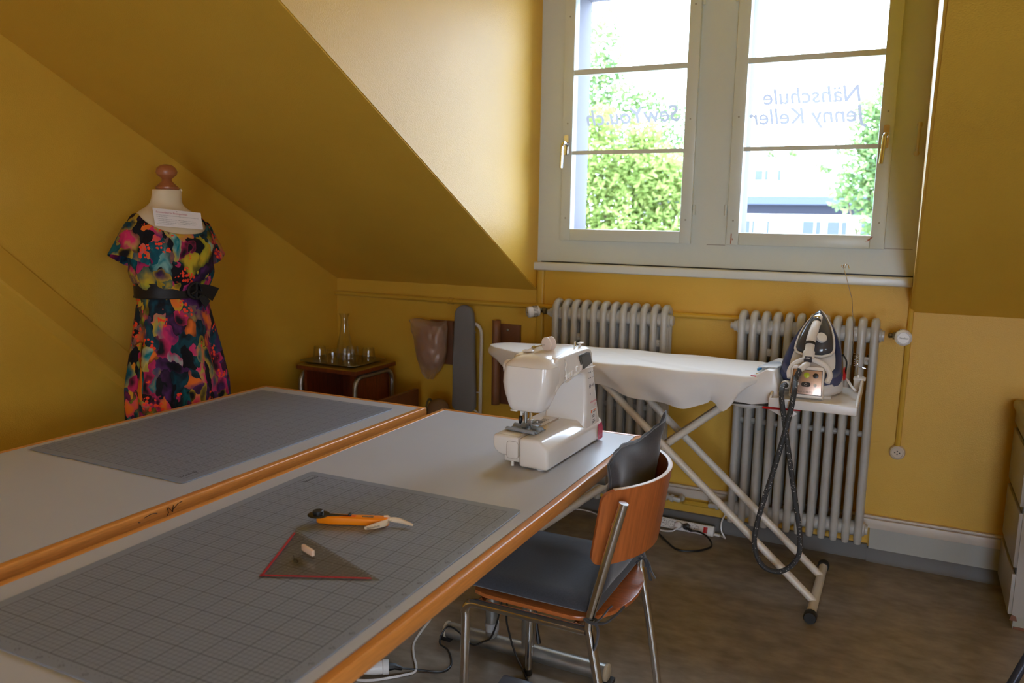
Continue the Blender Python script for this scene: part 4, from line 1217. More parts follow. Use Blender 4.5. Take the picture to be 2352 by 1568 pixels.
b.tube([pm @ Vector((-.002 + .0042 * math.cos(a), .0465 + .0042 * math.sin(a), .0081)) for a in [PI / 2 + .5 + (2 * PI - 1.0) * k / 14 for k in range(15)]], .0006, 4); b.tube([pm @ Vector((-.002, .0475, .0081)), pm @ Vector((-.002, .0525, .0081))], .0006, 4)
part('power_symbol', b, WHITE, pn)
b = MB(); b.add(text_me('PRO EXPRESS', .0088, .15, 'LEFT'), pm @ Matrix.Translation((-.030, .017, .0058)))
for x, t in ((-.0095, 'max'), (.021, 'min')): b.add(text_me(t, .0055, 0, 'LEFT'), pm @ Matrix.Translation((x, .079, .0088)))
b.add(text_me('OK', .004, 0, 'LEFT'), pm @ Matrix.Translation((.037, .0445, .0058)))
part('lettering', b, mat('dark_bronze_ink', (.07, .05, .04), .5), pn, smooth=False, recalc=False)
b = MB(); b.lathe([(.014, 0), (.016, .004), (.016, .010), (.011, .012), (.010, .006)], (-.078, .012, .044), 18, Matrix.Rotation(PI / 2 + .3, 3, 'X')); part('hose_grommet', b, WHITE, stn)
b = MB(); b.lathe([(.0105, 0), (.0105, .0125)], (-.078, .012, .044), 14, Matrix.Rotation(PI / 2 + .3, 3, 'X')); part('hose_port', b, BLACK, stn)
b = MB(); b.ball((.104, .18, .070), .008, .018, .026); part('cap', b, RED, stn, label='red rinse cap')
b = MB(); b.tube(spline([(.100, .22, .050), (.120, .16, .048), (.138, .10, .038), (.150, .08, .030)], 5), .005, 8, flat=.6); part('cord_clip', b, WHITE, stn)
b = MB(); b.tube(spline([(.098, .12, .15), (.110, .15, .12), (.108, .17, .07)], 5), .003, 6); part('tank_handle', b, SMOKE, stn)
b = MB(); b.loft([[v + Vector((0, .05, -.035)) for v in arch(.98, -.02, s0=.7)], [v + Vector((0, .035, -.02)) for v in arch(.96, -.004, s0=.7)]]); part('water_tank', b, mat('dark_smoky_tank', (.07, .075, .09), .12), stn)

ir = thing('steam_iron', (SX, SY, SZ), 'white handled steam iron resting nose up on the navy cradle', 'iron')
T9 = .97
b = MB(); b.loft([arch(.66, .008, s0=T9), arch(.69, .011, s0=T9), arch(.66, .0145, s0=T9)]); part('soleplate', b, mat('pale_soleplate', (.60, .55, .46), .3, metal=.6), ir, angle=50)
b = MB(); b.loft([arch(.655, .015, s0=T9), arch(.655, .022, s0=T9), arch(.60, .034, s0=.92), arch(.48, .046, s0=.86), arch(.32, .054, s0=.82)]); part('shell', b, mat('smoky_grey_shell', (.055, .058, .068), .12), ir, angle=50)
b = MB(); b.tube(arch(.675, .018, s0=T9), .0045, 8, closed=True); part('skirt_rim', b, WHITE, ir, label='white rim')
def L3(u, s, h): return O0 + EV * LEN * s + NV * h + Vector((u, 0, 0))
b = MB(); b.tube(spline([L3(-.011, .37, .062), L3(-.009, .47, .066), L3(-.005, .60, .064), L3(-.001, .72, .055)], 6), [.017] * 6 + [.0165] * 6 + [.0155] * 7, 14); part('handle', b, WHITE, ir)
b = MB(); b.tube(spline([L3(-.001, .72, .055), L3(.002, .82, .045), L3(.002, .90, .030), L3(.001, .955, .016)], 5), [.0155] * 5 + [.013] * 5 + [.010] * 6, 12); part('handle_nose', b, WHITE, ir)
b = MB(); b.tube([L3(-.011, .365, .062), L3(-.011, .39, .063)], .0185, 14); part('handle_ring', b, BLACK, ir)
b = MB(); b.ball(L3(-.004, .775, .062), .013, .010, .008); part('trigger', b, CHROME, ir); b = MB(); b.tube([L3(-.003, .70, .057), L3(-.003, .735, .056)], .0168, 12); part('trigger_base', b, BLACK, ir)
b = MB(); b.lathe([(.019, 0), (.020, .004), (.018, .010), (.006, .012)], L3(.020, .50, .050), 22, Vector((0, 0, 1)).rotation_difference((NV + Vector((.5, -.2, 0))).normalized()).to_matrix()); part('dial', b, WHITE, ir)
b = MB(); b.tube(spline([L3(.006, .74, .054), L3(.034, .60, .046), L3(.054, .45, .032)], 5), .0030, 8); part('side_trim', b, mat('silver_trim', (.55, .56, .58), .25, metal=.7), ir)
b = MB(); b.tube(spline([L3(-.008, .74, .054), L3(-.036, .58, .046), L3(-.056, .44, .032)], 5), .0030, 8); part('side_trim', b, mat('silver_trim', (.55, .56, .58), .25, metal=.7), ir)
# heel : Y shaped white frame facing the room
b = MB(); b.tube(spline([L3(-.011, .37, .062), L3(-.011, .27, .060), L3(-.011, .17, .052)], 5), [.016] * 5 + [.020] * 5 + [.026], 12, flat=.7); part('heel_neck', b, WHITE, ir)
b = MB(); b.tube(spline([L3(-.066, -.03, .022), L3(-.070, .05, .028), L3(-.058, .13, .038), L3(-.030, .175, .048), L3(-.008, .18, .052), L3(.018, .17, .050), L3(.052, .12, .040), L3(.066, .04, .028), L3(.060, -.05, .022)], 5), .0095, 10); part('heel_frame', b, WHITE, ir)
b = MB(); b.prism([(-.055, -.028), (.048, -.028), (.052, .018), (.036, .036), (-.044, .036), (-.058, .018)], 2, -.016, .006, frame(L3(-.006, .08, .036), (1, 0, 0), tuple(EV))); part('heel_plate', b, mat('warm_grey_plastic', (.52, .46, .42), .3), ir, bevel=.004)
b = MB(); b.prism([(-.014, -.010), (.014, -.010), (.012, .011), (-.012, .011)], 2, 0, .010, frame(L3(-.010, .155, .058), (1, 0, 0), tuple(EV))); part('heel_catch', b, mat('dark_blue_catch', (.03, .035, .06), .3), ir, bevel=.002)
hc = L3(-.012, .115, .050)
b = MB(); b.tube([hc, hc + Vector((-.008, -.024, -.004)), hc + Vector((-.020, -.038, -.016))], [.0125, .0115, .0105], 12); part('hose_collar', b, WHITE, ir)
hp_ = Vector((SX, SY, SZ)) + hc + Vector((-.018, -.036, -.014))
pts = spline([hp_, hp_ + Vector((-.012, -.012, -.034)), (-.318, 2.874, .815), (-.330, 2.872, .725), (-.361, 2.872, .563), (-.406, 2.872, .362), (-.417, 2.872, .245), (-.383, 2.872, .172), (-.321, 2.872, .164), (-.270, 2.872, .221), (-.264, 2.872, .300), (-.288, 2.872, .431), (-.322, 2.874, .600), (-.347, 2.882, .723), (-.360, 2.885, .795), (-.364, 2.925, .822), (SX - .078, SY + .004, SZ + .043)], 7)
b = MB(); b.tube(pts, .0092, 10)
solo('steam_hose', b, HOSE, 'dark woven steam hose hanging in a long loop from the iron to its base', 'hose')

#@@DRESS
# ------------------------------------------------------------------ dress form with dress, belt and sign
FC = Vector((-2.478, 2.15, 0)); FA = math.radians(-5)
df = thing('dress_form', FC, 'tailor\'s dress form with cream neck and turned wooden knob on top', 'dress form', rotz=FA)
# local: +X is the front, Y sideways
BODY = [(.68, .080, .104, 0), (.80, .082, .106, 0), (.90, .082, .106, 0), (1.0, .080, .104, 0), (1.08, .082, .106, 0), (1.115, .088, .114, .002), (1.16, .092, .118, .005), (1.22, .104, .132, .010), (1.275, .112, .146, .012), (1.32, .098, .150, .004), (1.355, .080, .146, -.006),
        (1.38, .066, .128, -.012), (1.40, .056, .100, -.014), (1.415, .050, .072, -.013), (1.43, .046, .058, -.010), (1.45, .045, .052, -.006), (1.472, .046, .051, -.003), (1.478, .044, .049, -.003)]
def bodyat(z):
    for (z0, a0, b0, c0), (z1, a1, b1, c1) in zip(BODY, BODY[1:]):
        if z <= z1:
            t = max(0, (z - z0) / (z1 - z0)); return a0 + (a1 - a0) * t, b0 + (b1 - b0) * t, c0 + (c1 - c0) * t
    return BODY[-1][1:]
def bpt(z, th, g=0.):
    a, bb_, c = bodyat(z)
    ct, st_ = math.cos(th), math.sin(th)
    e = .9
    return Vector((c + (a + g) * math.copysign(abs(ct) ** e, ct), (bb_ + g) * math.copysign(abs(st_) ** e, st_), z))
NT = 44
b = MB(); b.loft([[bpt(z, 2 * PI * k / NT) for k in range(NT)] for z in [.68 + .02 * i for i in range(36)] + [1.39, 1.40, 1.41, 1.42, 1.43, 1.445, 1.46, 1.472, 1.478]]); part('torso', b, CALICO, df)
b = MB(); b.tube(spline([(.03, .034, 1.476), (.012, .045, 1.479), (-.012, .044, 1.478), (-.03, .03, 1.476)], 5), .006, 8); part('neck_fold', b, CALICO, df)
b = MB(); b.lathe([(r_, 1.478 + (z - 1.478) * .83) for r_, z in [(.036, 1.478), (.040, 1.482), (.040, 1.490), (.034, 1.497), (.020, 1.512), (.0165, 1.521), (.021, 1.530), (.034, 1.542), (.0375, 1.556), (.034, 1.571), (.023, 1.583), (.008, 1.588), (.001, 1.5885)]], (0, 0, 0), 28); part('wooden_knob', b, WOODKNOB, df)
b = MB(); b.tube([(0, 0, .05), (0, 0, .70)], .017, 12); part('pole', b, WOODKNOB, df)
for k in range(3):
    a = 2 * PI * k / 3 + .5
    b = MB(); b.tube(spline([(0, 0, .14), (.10 * math.cos(a), .10 * math.sin(a), .10), (.20 * math.cos(a), .20 * math.sin(a), .014)], 5), .012, 8); part('stand_leg', b, WOODKNOB, df)
dr = thing('dress', FC, 'short sleeved summer dress in black, teal, orange and pink floral print on the dress form', 'dress', rotz=FA)
def ttop(th):
    c = math.cos(th); s = abs(math.sin(th))
    front = 1.318; side = 1.392; back = 1.375
    base = front if c > 0 else back
    return base + (side - base) * s ** 2.6
b = MB(); rings = []
zs = [0.0] + [i / 30 for i in range(1, 31)]
for t in zs:
    ring = []
    for k in range(NT):
        th = 2 * PI * k / NT; zt = ttop(th); z0_ = 1.112
        z = z0_ + (zt - z0_) * t
        g = .010 + .012 * math.exp(-((z - 1.17) / .035) ** 2) + .0035 * math.sin(th * 11 + z * 20) * math.exp(-((z - 1.15) / .05) ** 2)
        g += .004 * math.sin(5 * th + 25 * z) * (z < 1.3) + (.008 if z < 1.30 else .0)
        ring.append(bpt(z, th, g))
    rings.append(ring)
b.loft(rings, cap=False); part('bodice', b, FLORAL, dr, mods=[('SOLIDIFY', {'thickness': .002, 'offset': -1}), ('SUBSURF', {'levels': 1, 'render_levels': 1})], angle=80)
b = MB(); rings = []
for i in range(34):
    t = i / 33; z = 1.118 - t * .80
    ring = []
    for k in range(NT * 2):
        th = 2 * PI * k / (NT * 2)
        w_ = min(1, t * 3.2)
        A = .098 + (.055 * min(1, t * 2.2) + .018 * t); Bb = .122 + (.060 * min(1, t * 2.2) + .020 * t)
        fold = (math.cos(th * 7 + .6) * .6 + math.cos(th * 12 + 2) * .4 + .5 * math.cos(th * 5)) * (.015 * w_ + .009 * t)
        g = fold + .003 * math.cos(th * 26) * math.exp(-t * 9)
        ring.append(Vector(((A + g) * math.cos(th), (Bb + g) * math.sin(th), z)))
    rings.append(ring)
b.loft(rings, cap=False); part('skirt', b, FLORAL, dr, mods=[('SOLIDIFY', {'thickness': .002})], angle=80)
for s in (-1, 1):
    b = MB(); rings = []; NS = 26
    for i in range(11):
        t = i / 10
        cx = Vector((-.002, s * (.112 + .050 * t), 1.335 - .120 * t)); tilt = math.radians(38 + 30 * t) * s
        ra, rb = .058 + .022 * t, .060 + .012 * t
        ring = []
        for k in range(NS):
            a = 2 * PI * k / NS
            v = Vector((ra * math.cos(a), rb * math.sin(a) * math.cos(tilt) * 1.0, rb * math.sin(a) * abs(math.sin(tilt)) * .0))
            # ring lies in the plane perpendicular to the sleeve axis (outwards and down)
            axis = Vector((0, s * math.cos(math.radians(64)), -math.sin(math.radians(64))))
            q2 = Vector((1, 0, 0)); q1 = axis.cross(q2) * s
            wv = 1 + .06 * math.sin(3 * a + 1) * t + .05 * math.sin(5 * a) * t
            ring.append(cx + q2 * ra * math.cos(a) * wv + q1 * rb * math.sin(a) * wv)
        rings.append(ring)
    b.loft(rings, cap=False); part('sleeve', b, FLORAL, dr, mods=[('SOLIDIFY', {'thickness': .002}), ('SUBSURF', {'levels': 1, 'render_levels': 1})], angle=80)
bl = thing('belt', FC + Vector((0, 0, 1.085)), 'wide black leather belt with a round covered buckle around the dress waist', 'belt', rotz=FA)
b = MB(); b.loft([[Vector(((.1135 + (.004 if abs(z) > .02 else 0)) * math.cos(2 * PI * k / 48), (.139 + (.003 if abs(z) > .02 else 0)) * math.sin(2 * PI * k / 48), .028 + z)) for k in range(48)] for z in (-.027, -.020, 0, .020, .027)], cap=False)
part('strap', b, LEATHER, bl, mods=[('SOLIDIFY', {'thickness': .004})], angle=60)
b = MB(); bc = Vector((.122, .012, .026))
b.tube([bc + Vector((-.006 * math.cos(a) ** 2, .029 * math.cos(a), .029 * math.sin(a))) for a in [2 * PI * k / 28 for k in range(28)]], .0055, 10, closed=True); b.tube([bc + Vector((.002, 0, -.028)), bc + Vector((.004, 0, .028))], .005, 8); b.tube([bc + Vector((.004, 0, .0)), bc + Vector((.0, .024, -.012))], .006, 8); b.tube([bc + Vector((.004, 0, .0)), bc + Vector((.0, -.022, -.012))], .006, 8)
part('buckle', b, LEATHER, bl)
b = MB(); b.loft([[Vector((.112, .035, .050)), Vector((.112, .035, .0)), Vector((.108, .035, .0)), Vector((.108, .035, .05))], [Vector((.092, .098, .040)), Vector((.092, .094, -.012)), Vector((.088, .094, -.012)), Vector((.088, .098, .04))], [Vector((.080, .150, .024)), Vector((.086, .112, -.022)), Vector((.082, .112, -.022)), Vector((.076, .150, .024))]])
b.loft([[Vector((.118, .020, .004)), Vector((.116, .055, .004)), Vector((.112, .055, .004)), Vector((.114, .020, .004))], [Vector((.118, .055, -.042)), Vector((.108, .085, -.018)), Vector((.104, .085, -.018)), Vector((.114, .055, -.042))]])
part('belt_tail', b, LEATHER, bl)
# paper sign pinned to the chest
sg = thing('paper_sign', (0, 0, 0), 'small white paper sign with printed course dates pinned to the neckline of the dress', 'sign')
sgm = frame(FC + Vector((.064, -.124, 1.411)), (.20, .965, -.085), (-.25, .12, 1)) @ Matrix.Scale(.93, 4)
sg.matrix_world = sgm
b = MB(); b.prism([(0, 0), (.200, 0), (.203, -.068), (.004, -.070)], 2, -.0003, .0003); part('sheet', b, PAPER, sg, smooth=False)
b = MB(); b.add(text_me('Sommerkleid für Einsteigerinnen', .0098, .1), Matrix.Translation((.012, -.0175, .0006))); part('lettering', b, mat('crimson_ink', (.45, .02, .07), .6), sg, smooth=False, recalc=False)
b = MB()
for k, (x, t) in enumerate(((.012, 'Wir nähen ein schlichtes Kleid und lernen die Grundlagen des Zuschneidens und des Nähens. Der'), (.012, 'Rock fällt leicht und weit.'), (.016, '• Sommerkleid 1: Samstag, 27. Mai von 9.00 - 16.00 Uhr, Mittagspause 12.00 - 13.00 Uhr'),
                          (.016, '• Sommerkleid 2: Donnerstag, 15. Juni von 9.00 - 16.00 Uhr, Mittagspause 12.00 - 13.00 Uhr'), (.016, '• Sommerkleid 3: Montag, 10. Juli von 9.00 - 16.00 Uhr, Mittagspause 12.00 - 13.00 Uhr'), (.012, 'Preis: CHF 150.00 inkl. Schnittmuster'))):
    b.add(text_me(t, .0044), Matrix.Translation((x, -.0265 - .0066 * k - (.002 if k > 1 else 0), .0006)))
part('lettering', b, FAINTINK, sg, smooth=False, recalc=False)
b = MB(); b.lathe([(.0016, 0), (.0016, .0015)], (.098, -.006, 0), 8); part('pin', b, STEEL, sg)

#@@CORNER
# ------------------------------------------------------------------ side table with tray and glasses
TZ = .648
t0, t1, u0_, u1 = -2.735, -2.362, 3.115, 3.455
stb = thing('side_table', (-2.55, 3.28, 0), 'small reddish side table with an olive top and bent tube legs in the corner', 'side table', world=True)
b = MB(); b.box((t0, u0_, TZ - .024), (t1, u1, TZ - .003)); part('top_board', b, TABWOOD, stb, bevel=.004)
b = MB(); b.box((t0 + .002, u0_ + .002, TZ - .003), (t1 - .002, u1 - .002, TZ)); part('top_laminate', b, OLIVE, stb, label='olive laminate', smooth=False)
for x in (t0 + .035, t1 - .048):
    b = MB(); b.box((x, u0_ + .02, .26), (x + .016, u1 - .02, TZ - .024)); part('side_panel', b, TABWOOD, stb, smooth=False)
b = MB(); b.box((t0 + .05, u0_ + .02, .26), (t1 - .045, u1 - .02, .276)); part('shelf', b, TABWOOD, stb, smooth=False)
b = MB(); b.box((t0 + .05, u1 - .032, .26), (t1 - .045, u1 - .02, TZ - .024)); part('back_panel', b, TABWOOD, stb, smooth=False)
for x in (t0 + .018, t1 - .018):
    pts = [(x, u0_ + .012, 0), (x, u0_ + .012, TZ - .10)] + [(x, u0_ + .067 - .055 * math.cos(a), TZ - .095 + .055 * math.sin(a)) for a in [PI / 2 * k / 6 for k in range(1, 7)]]
    pts += [(x, u1 - .067 + .055 * math.sin(a), TZ - .095 + .055 * math.cos(a)) for a in [PI / 2 * k / 6 for k in range(0, 7)]] + [(x, u1 - .012, 0)]
    b = MB(); b.tube(pts, .0115, 12); part('leg_hoop', b, STEEL, stb)
trc = (-2.575, 3.29)
b = MB(); rings = []
for hx, hy, z, r_ in ((.150, .118, .0005, .03), (.172, .140, .014, .035), (.178, .146, .0145, .035), (.178, .146, .013, .035), (.150, .117, .0025, .03)):
    rings.append([Vector((trc[0] + p[0], trc[1] + p[1], TZ + z)) for p in rrect(hx, hy, r_, 5)])
b.loft(rings, cap=True); ty = solo('serving_tray', b, BRASSY, 'olive metal serving tray full of glasses on the side table', 'tray')
def glass_me():
    b = MB()
    b.lathe([(.0365, 0), (.0365, .002), (.0355, .02), (.0335, .04), (.0315, .062), (.0300, .074), (.0285, .0775), (.010, .0785), (.010, .072), (.0270, .0705), (.0298, .055), (.0330, .03), (.0345, .004), (.0345, 0)], (0, 0, 0), 24, cap=False)
    return b.mesh('glass', TUMBLER, (0, 0, 0))
gm = glass_me()
GLS = [((-2.685, 3.24), 'upturned tumbler alone at the left end of the tray'), ((-2.567, 3.195), 'upturned tumbler at the front of the tray, before the carafe'), ((-2.535, 3.315), 'upturned tumbler at the back of the tray, behind two others'),
       ((-2.480, 3.215), 'upturned tumbler at the front of the tray with bright glints, right of the carafe'), ((-2.445, 3.330), 'upturned tumbler at the right end of the tray')]
for i, (p, lb) in enumerate(GLS):
    o = bpy.data.objects.new('drinking_glass', gm); C.objects.link(o); o.location = (p[0], p[1], TZ + .0030); o.rotation_euler = (0, 0, i * .7)
    tag(o, lb, 'glass', 'upturned glasses on the tray')
b = MB(); b.lathe([(.044, 0), (.048, .004), (.047, .03), (.040, .07), (.030, .12), (.022, .165), (.0185, .20), (.020, .225), (.0275, .242), (.0265, .242), (.0190, .224), (.0173, .20), (.0208, .165), (.0288, .12), (.0388, .07), (.0455, .03), (.046, .008), (.002, .007)], (0, 0, 0), 28, cap=False)
o = bpy.data.objects.new('carafe', b.mesh('carafe', TUMBLER, (0, 0, 0))); C.objects.link(o); o.location = (-2.600, 3.335, TZ + .003); tag(o, 'tall clear glass carafe with flared lip on the tray', 'carafe')

# ------------------------------------------------------------------ things on and by the knee wall
wb = thing('wall_board', (-2.135, YW, .64), 'reddish brown board with a metal hinge on the wall behind the plastic bag', 'board', world=True)
b = MB(); b.box((-2.206, YW - .022, .642), (-2.068, YW - .001, .868)); part('panel', b, CHIP, wb, bevel=.002)
b = MB(); b.box((-2.150, YW - .026, .690), (-2.108, YW - .022, .80)); b.tube([(-2.128, YW - .03, .70), (-2.128, YW - .03, .79)], .005, 8); b.tube([(-2.13, YW - .026, .735), (-2.13, 3.46, .735)], .008, 8); part('hinge_plate', b, mat('brassy_steel', (.30, .28, .15), .4, metal=.7), wb, label='brassy metal hinge')
pb = thing('pressing_ham', (-2.12, 3.40, .66), 'pinkish pressing cushion hanging inside the milky plastic bag', 'pressing cushion', world=True)
b = MB(); b.ball((-2.118, 3.405, .748), .084, .050, .112, 20, 14); part('cushion', b, PINKTEX, pb)
b = MB(); b.tube([(-2.115, 3.43, .755), (-2.115, 3.545, .76)], .01, 8); part('stalk', b, STEEL, pb)
def baglist(*L):
    out = []
    for p_, q_ in zip(L, L[1:]):
        for k in range(4): out.append(tuple(u + (v - u) * k / 4 for u, v in zip(p_, q_)))
    return out + [L[-1]]
b = MB(); rings = []
for t, x0, x1, d in baglist((0, -2.245, -2.030, .014), (.06, -2.236, -2.026, .045), (.25, -2.222, -2.028, .060), (.5, -2.204, -2.030, .060), (.70, -2.185, -2.040, .055), (.82, -2.172, -2.062, .042), (.92, -2.160, -2.090, .026), (1.0, -2.148, -2.110, .010)):
    z = .884 - t * .298
    ring = []
    for k in range(40):
        a = 2 * PI * k / 40
        n_ = mnoise.noise(Vector((math.cos(a) * 3.5, math.sin(a) * 3.5, t * 9))) * .012 + mnoise.noise(Vector((math.cos(a) * 9, math.sin(a) * 9, t * 22))) * .006
        ring.append(Vector(((x0 + x1) / 2 + ((x1 - x0) / 2 + n_) * math.cos(a), 3.405 + (d + n_) * math.sin(a), z + .006 * math.cos(a * 3) * (t < .1))))
    rings.append(ring)
b.loft(rings, cap=False); solo('plastic_bag', b, BAGM, 'crumpled milky plastic bag hanging on the wall under the slope', 'bag', mods=[('SUBSURF', {'levels': 1, 'render_levels': 1})], angle=60)
sl = thing('sleeve_board', (-1.948, 3.47, .40), 'narrow grey covered sleeve ironing board hung upright on the wall', 'sleeve board', world=True)
ctr = []
for k in range(25):
    t = k / 24; a = PI * t
    ctr.append((-1.950 + .052 * math.cos(a), .915 + .053 * math.sin(a)))
for k in range(9): ctr.append((-2.004 - .008 * min(1, k / 4), .88 - .41 * k / 9))
for k in range(13):
    a = PI + PI * k / 12; ctr.append((-1.950 + .066 * math.cos(a), .462 + .040 * math.sin(a)))
for k in range(9): ctr.append((-1.884 - .010 * k / 9, .50 + .40 * k / 9))
b = MB(); b.prism(ctr, 1, 3.435, 3.465); part('padded_board', b, GREYFAB, sl, bevel=.009, bseg=3, angle=60)
b = MB(); b.tube(spline([(-1.925, 3.49, .872), (-1.905, 3.495, .868), (-1.888, 3.50, .848), (-1.880, 3.50, .805), (-1.882, 3.50, .64), (-1.884, 3.50, .40)], 6), .0085, 10)
b.tube([(-1.93, 3.48, .56), (-1.905, 3.485, .525), (-1.884, 3.50, .525)], .004, 6); b.tube([(-1.93, 3.48, .45), (-1.884, 3.50, .41)], .004, 6); b.tube([(-1.884, 3.50, .40), (-1.95, 3.53, .39)], .0085, 8); b.tube([(-1.95, 3.465, .80), (-1.95, 3.56, .82)], .006, 8); part('tube_frame', b, CREAMT, sl, label='cream tube frame')
hb = thing('hanging_board', (-1.755, YW, .46), 'brown board with a curled leatherette strip on the wall beside the left radiator', 'board', world=True)
b = MB(); b.box((-1.800, YW - .020, .47), (-1.690, YW - .001, .875)); part('panel', b, CHIP, hb, bevel=.002)
b = MB(); rows = []
for j in range(9):
    z = .470 + .426 * j / 8
    rows.append([Vector((-1.805 + .021 * math.cos(a), YW - .045 + .022 * math.sin(a), z)) for a in [2.2 - 4.6 * k / 10 for k in range(11)]])
b.loft(rows, cap=False, closed=False); part('curled_strip', b, mat('brown_leatherette', (.24, .10, .045), .5), hb, mods=[('SOLIDIFY', {'thickness': .003})])
b = MB(); b.ball((-1.756, YW - .021, .848), .006, .003, .006); part('screw', b, STEEL, hb)
b = MB(); b.box((-2.215, 3.06, 0), (-2.19, 3.405, .528)); 
solo('leaning_panel', b, CHIP, 'brown panel standing on the floor right of the side table', 'panel', bevel=.002)
bo = thing('bolster', (-2.045, 3.36, 0), 'brown rounded bolster standing on the floor under the plastic bag', 'bolster')
b = MB(); b.loft([[Vector((.062 * sc * math.cos(2 * PI * k / 24), .055 * sc * math.sin(2 * PI * k / 24), z)) for k in range(24)] for z, sc in ((0, .9), (.02, 1), (.40, 1), (.445, .95), (.475, .8), (.492, .55), (.50, .2), (.501, .01))]); part('padding', b, mat('fawn_cloth', (.20, .125, .08), .8, bump=.2, bscale=300), bo)
b = MB(); b.tube([(-.050 - .0 , -.03 * math.cos(a) - .005, .44 + .055 * math.sin(a)) for a in [PI * k / 10 for k in range(11)]], .006, 6); part('piping', b, mat('olive_piping', (.10, .085, .05), .7), bo)

#@@RIGHT
# ------------------------------------------------------------------ drawer cabinet at the right
cb = thing('drawer_cabinet', (.75, 3.35, 0), 'grey white drawer cabinet with rounded top at the right wall end', 'cabinet', world=True)
cx0, cx1, cy0, cy1 = .412, 1.10, 3.155, 3.535
b = MB(); b.box((cx0 + .012, cy0, .045), (cx1, cy1, .712)); part('carcass', b, CABW, cb, smooth=False)
b = MB(); b.box((cx0 + .018, cy0 + .003, .0), (cx1, cy1, .045)); part('plinth', b, CABTOP, cb, smooth=False)
b = MB(); b.box((cx0 - .012, cy0 - .02, .712), (cx1, cy1, .748)); part('worktop', b, CABTOP, cb, bevel=.014, bseg=4)
zz = [.05, .205, .225, .425, .445, .640, .662, .700]
for z0, z1 in ((.05, .198), (.222, .418), (.442, .638), (.660, .706)):
    b = MB(); b.box((cx0, cy0 + .004, z0), (cx0 + .014, cy1 - .003, z1)); part('drawer_front', b, CABW, cb, bevel=.002)
for z0, z1 in ((.198, .222), (.418, .442), (.638, .660)):
    b = MB(); b.box((cx0 + .009, cy0 + .004, z0), (cx0 + .013, cy1 - .003, z1)); part('grip_gap', b, BLACK, cb, smooth=False)
b = MB(); b.prism([(cx0 + .006, .030), (cx0 + .030, .030), (cx0 + .026, .046), (cx0 + .012, .052)], 1, cy0 - .0012, cy0 + .002); b.box((cx0 + .02, cy0 - .001, .0), (cx0 + .07, cy0 + .003, .008)); part('chipped_corner', b, CHIP, cb, smooth=False)

st_ = thing('stool', (.62, 2.60, 0), 'dark tube legged stool, only one leg showing at the bottom right corner', 'stool', world=True)
DK = mat('dark_blue_grey_tube', (.05, .055, .075), .3, metal=.4)
b = MB(); b.lathe([(.150, .445), (.155, .450), (.155, .472), (.145, .480), (.01, .482)], (.62, 2.60, 0), 28); part('seat', b, BEECH, st_)
for q in ((.31, 2.477, 0), (.93, 2.477, 0), (.62, 2.95, 0)):
    q = Vector(q); t_ = Vector((.62, 2.60, .445)) + (q - Vector((.62, 2.60, 0))) * .48
    b = MB(); b.tube([q + Vector((0, 0, .008)), t_], .0125, 12); part('leg', b, DK, st_)
#@@FLOORSTUFF
# ------------------------------------------------------------------ power strip, cables, pedal
ps = thing('power_strip', (-.815, 3.49, 0), 'white six way power strip with red switch lying against the skirting', 'power strip', world=True)
pm = frame((-.975, 3.478, .004), (1, .0, -.012), (0, .35, .94))
pm.translation = Vector((-.975, 3.478, .006))
b = MB(); b.box((0, 0, -.040), (.290, .046, 0), pm); part('housing', b, WHITE, ps, bevel=.005, bseg=2)
def hexp(x): return [(x + .0165 * math.cos(a), .023 + .0165 * math.sin(a)) for a in [PI / 2 + 2 * PI * k / 6 for k in range(6)]]
for k in range(6):
    x = .024 + k * .0365
    b = MB(); b.tube([pm @ Vector((p[0], p[1], .0004)) for p in hexp(x)], .0006, 4, closed=True)
    for dx, dy in ((-.0, .009), (-.005, -.002), (.005, -.002)):
        b.box((x + dx + .003 - .0018, .023 + dy - .0018, 0), (x + dx + .003 + .0018, .023 + dy + .0018, .0006), pm)
    part('outlet', b, BLACK, ps, smooth=False)
b = MB(); b.box((.244, .010, -.001), (.262, .036, .004), pm); part('switch', b, RED, ps, bevel=.001, label='red rocker switch')
b = MB(); b.tube([pm @ Vector((.288, .012, -.02)), pm @ Vector((.315, .012, -.02))], .007, 8); part('cord_sleeve', b, WHITE, ps)
b = MB(); b.tube(spline([pm @ Vector((.315, .012, -.02)), (-.640, 3.475, .012), (-.632, 3.485, .004), (-.650, 3.49, .03), (-.655, 3.50, .07), (-.640, 3.53, .115), (-.63, 3.545, .15)], 6), .0035, 8); part('supply_cord', b, WHITE, ps)
pl = thing('black_plug', (-.79, 3.455, .03), 'black plug and cable in the fifth outlet of the power strip', 'plug', world=True)
b = MB(); b.prism([(x, y) for x, y in hexp(.024 + 4 * .0365)], 2, 0, .026, pm); b.tube([pm @ Vector((.172, .018, .020)), pm @ Vector((.200, .008, .028))], .007, 8); part('plug_body', b, BLACK, pl, bevel=.003)
b = MB(); b.tube(spline([pm @ Vector((.196, .008, .028)), (-.745, 3.445, .028), (-.705, 3.425, .024), (-.676, 3.40, .008), (-.671, 3.349, .0042), (-.721, 3.281, .0042), (-.791, 3.263, .0042), (-.859, 3.334, .0042), (-.918, 3.404, .0042), (-1.005, 3.46, .0042), (-1.15, 3.44, .0042)], 7), .0042, 8); part('cable', b, BLACK, pl)
wp = thing('white_plug', (-.83, 3.455, .03), 'white plug and cable in the fourth outlet of the power strip', 'plug', world=True)
b = MB(); b.prism([(x, y) for x, y in hexp(.024 + 3 * .0365)], 2, 0, .022, pm); b.tube([pm @ Vector((.134, .014, .016)), pm @ Vector((.122, .002, .022))], .006, 8); part('plug_body', b, WHITE, wp, bevel=.003)
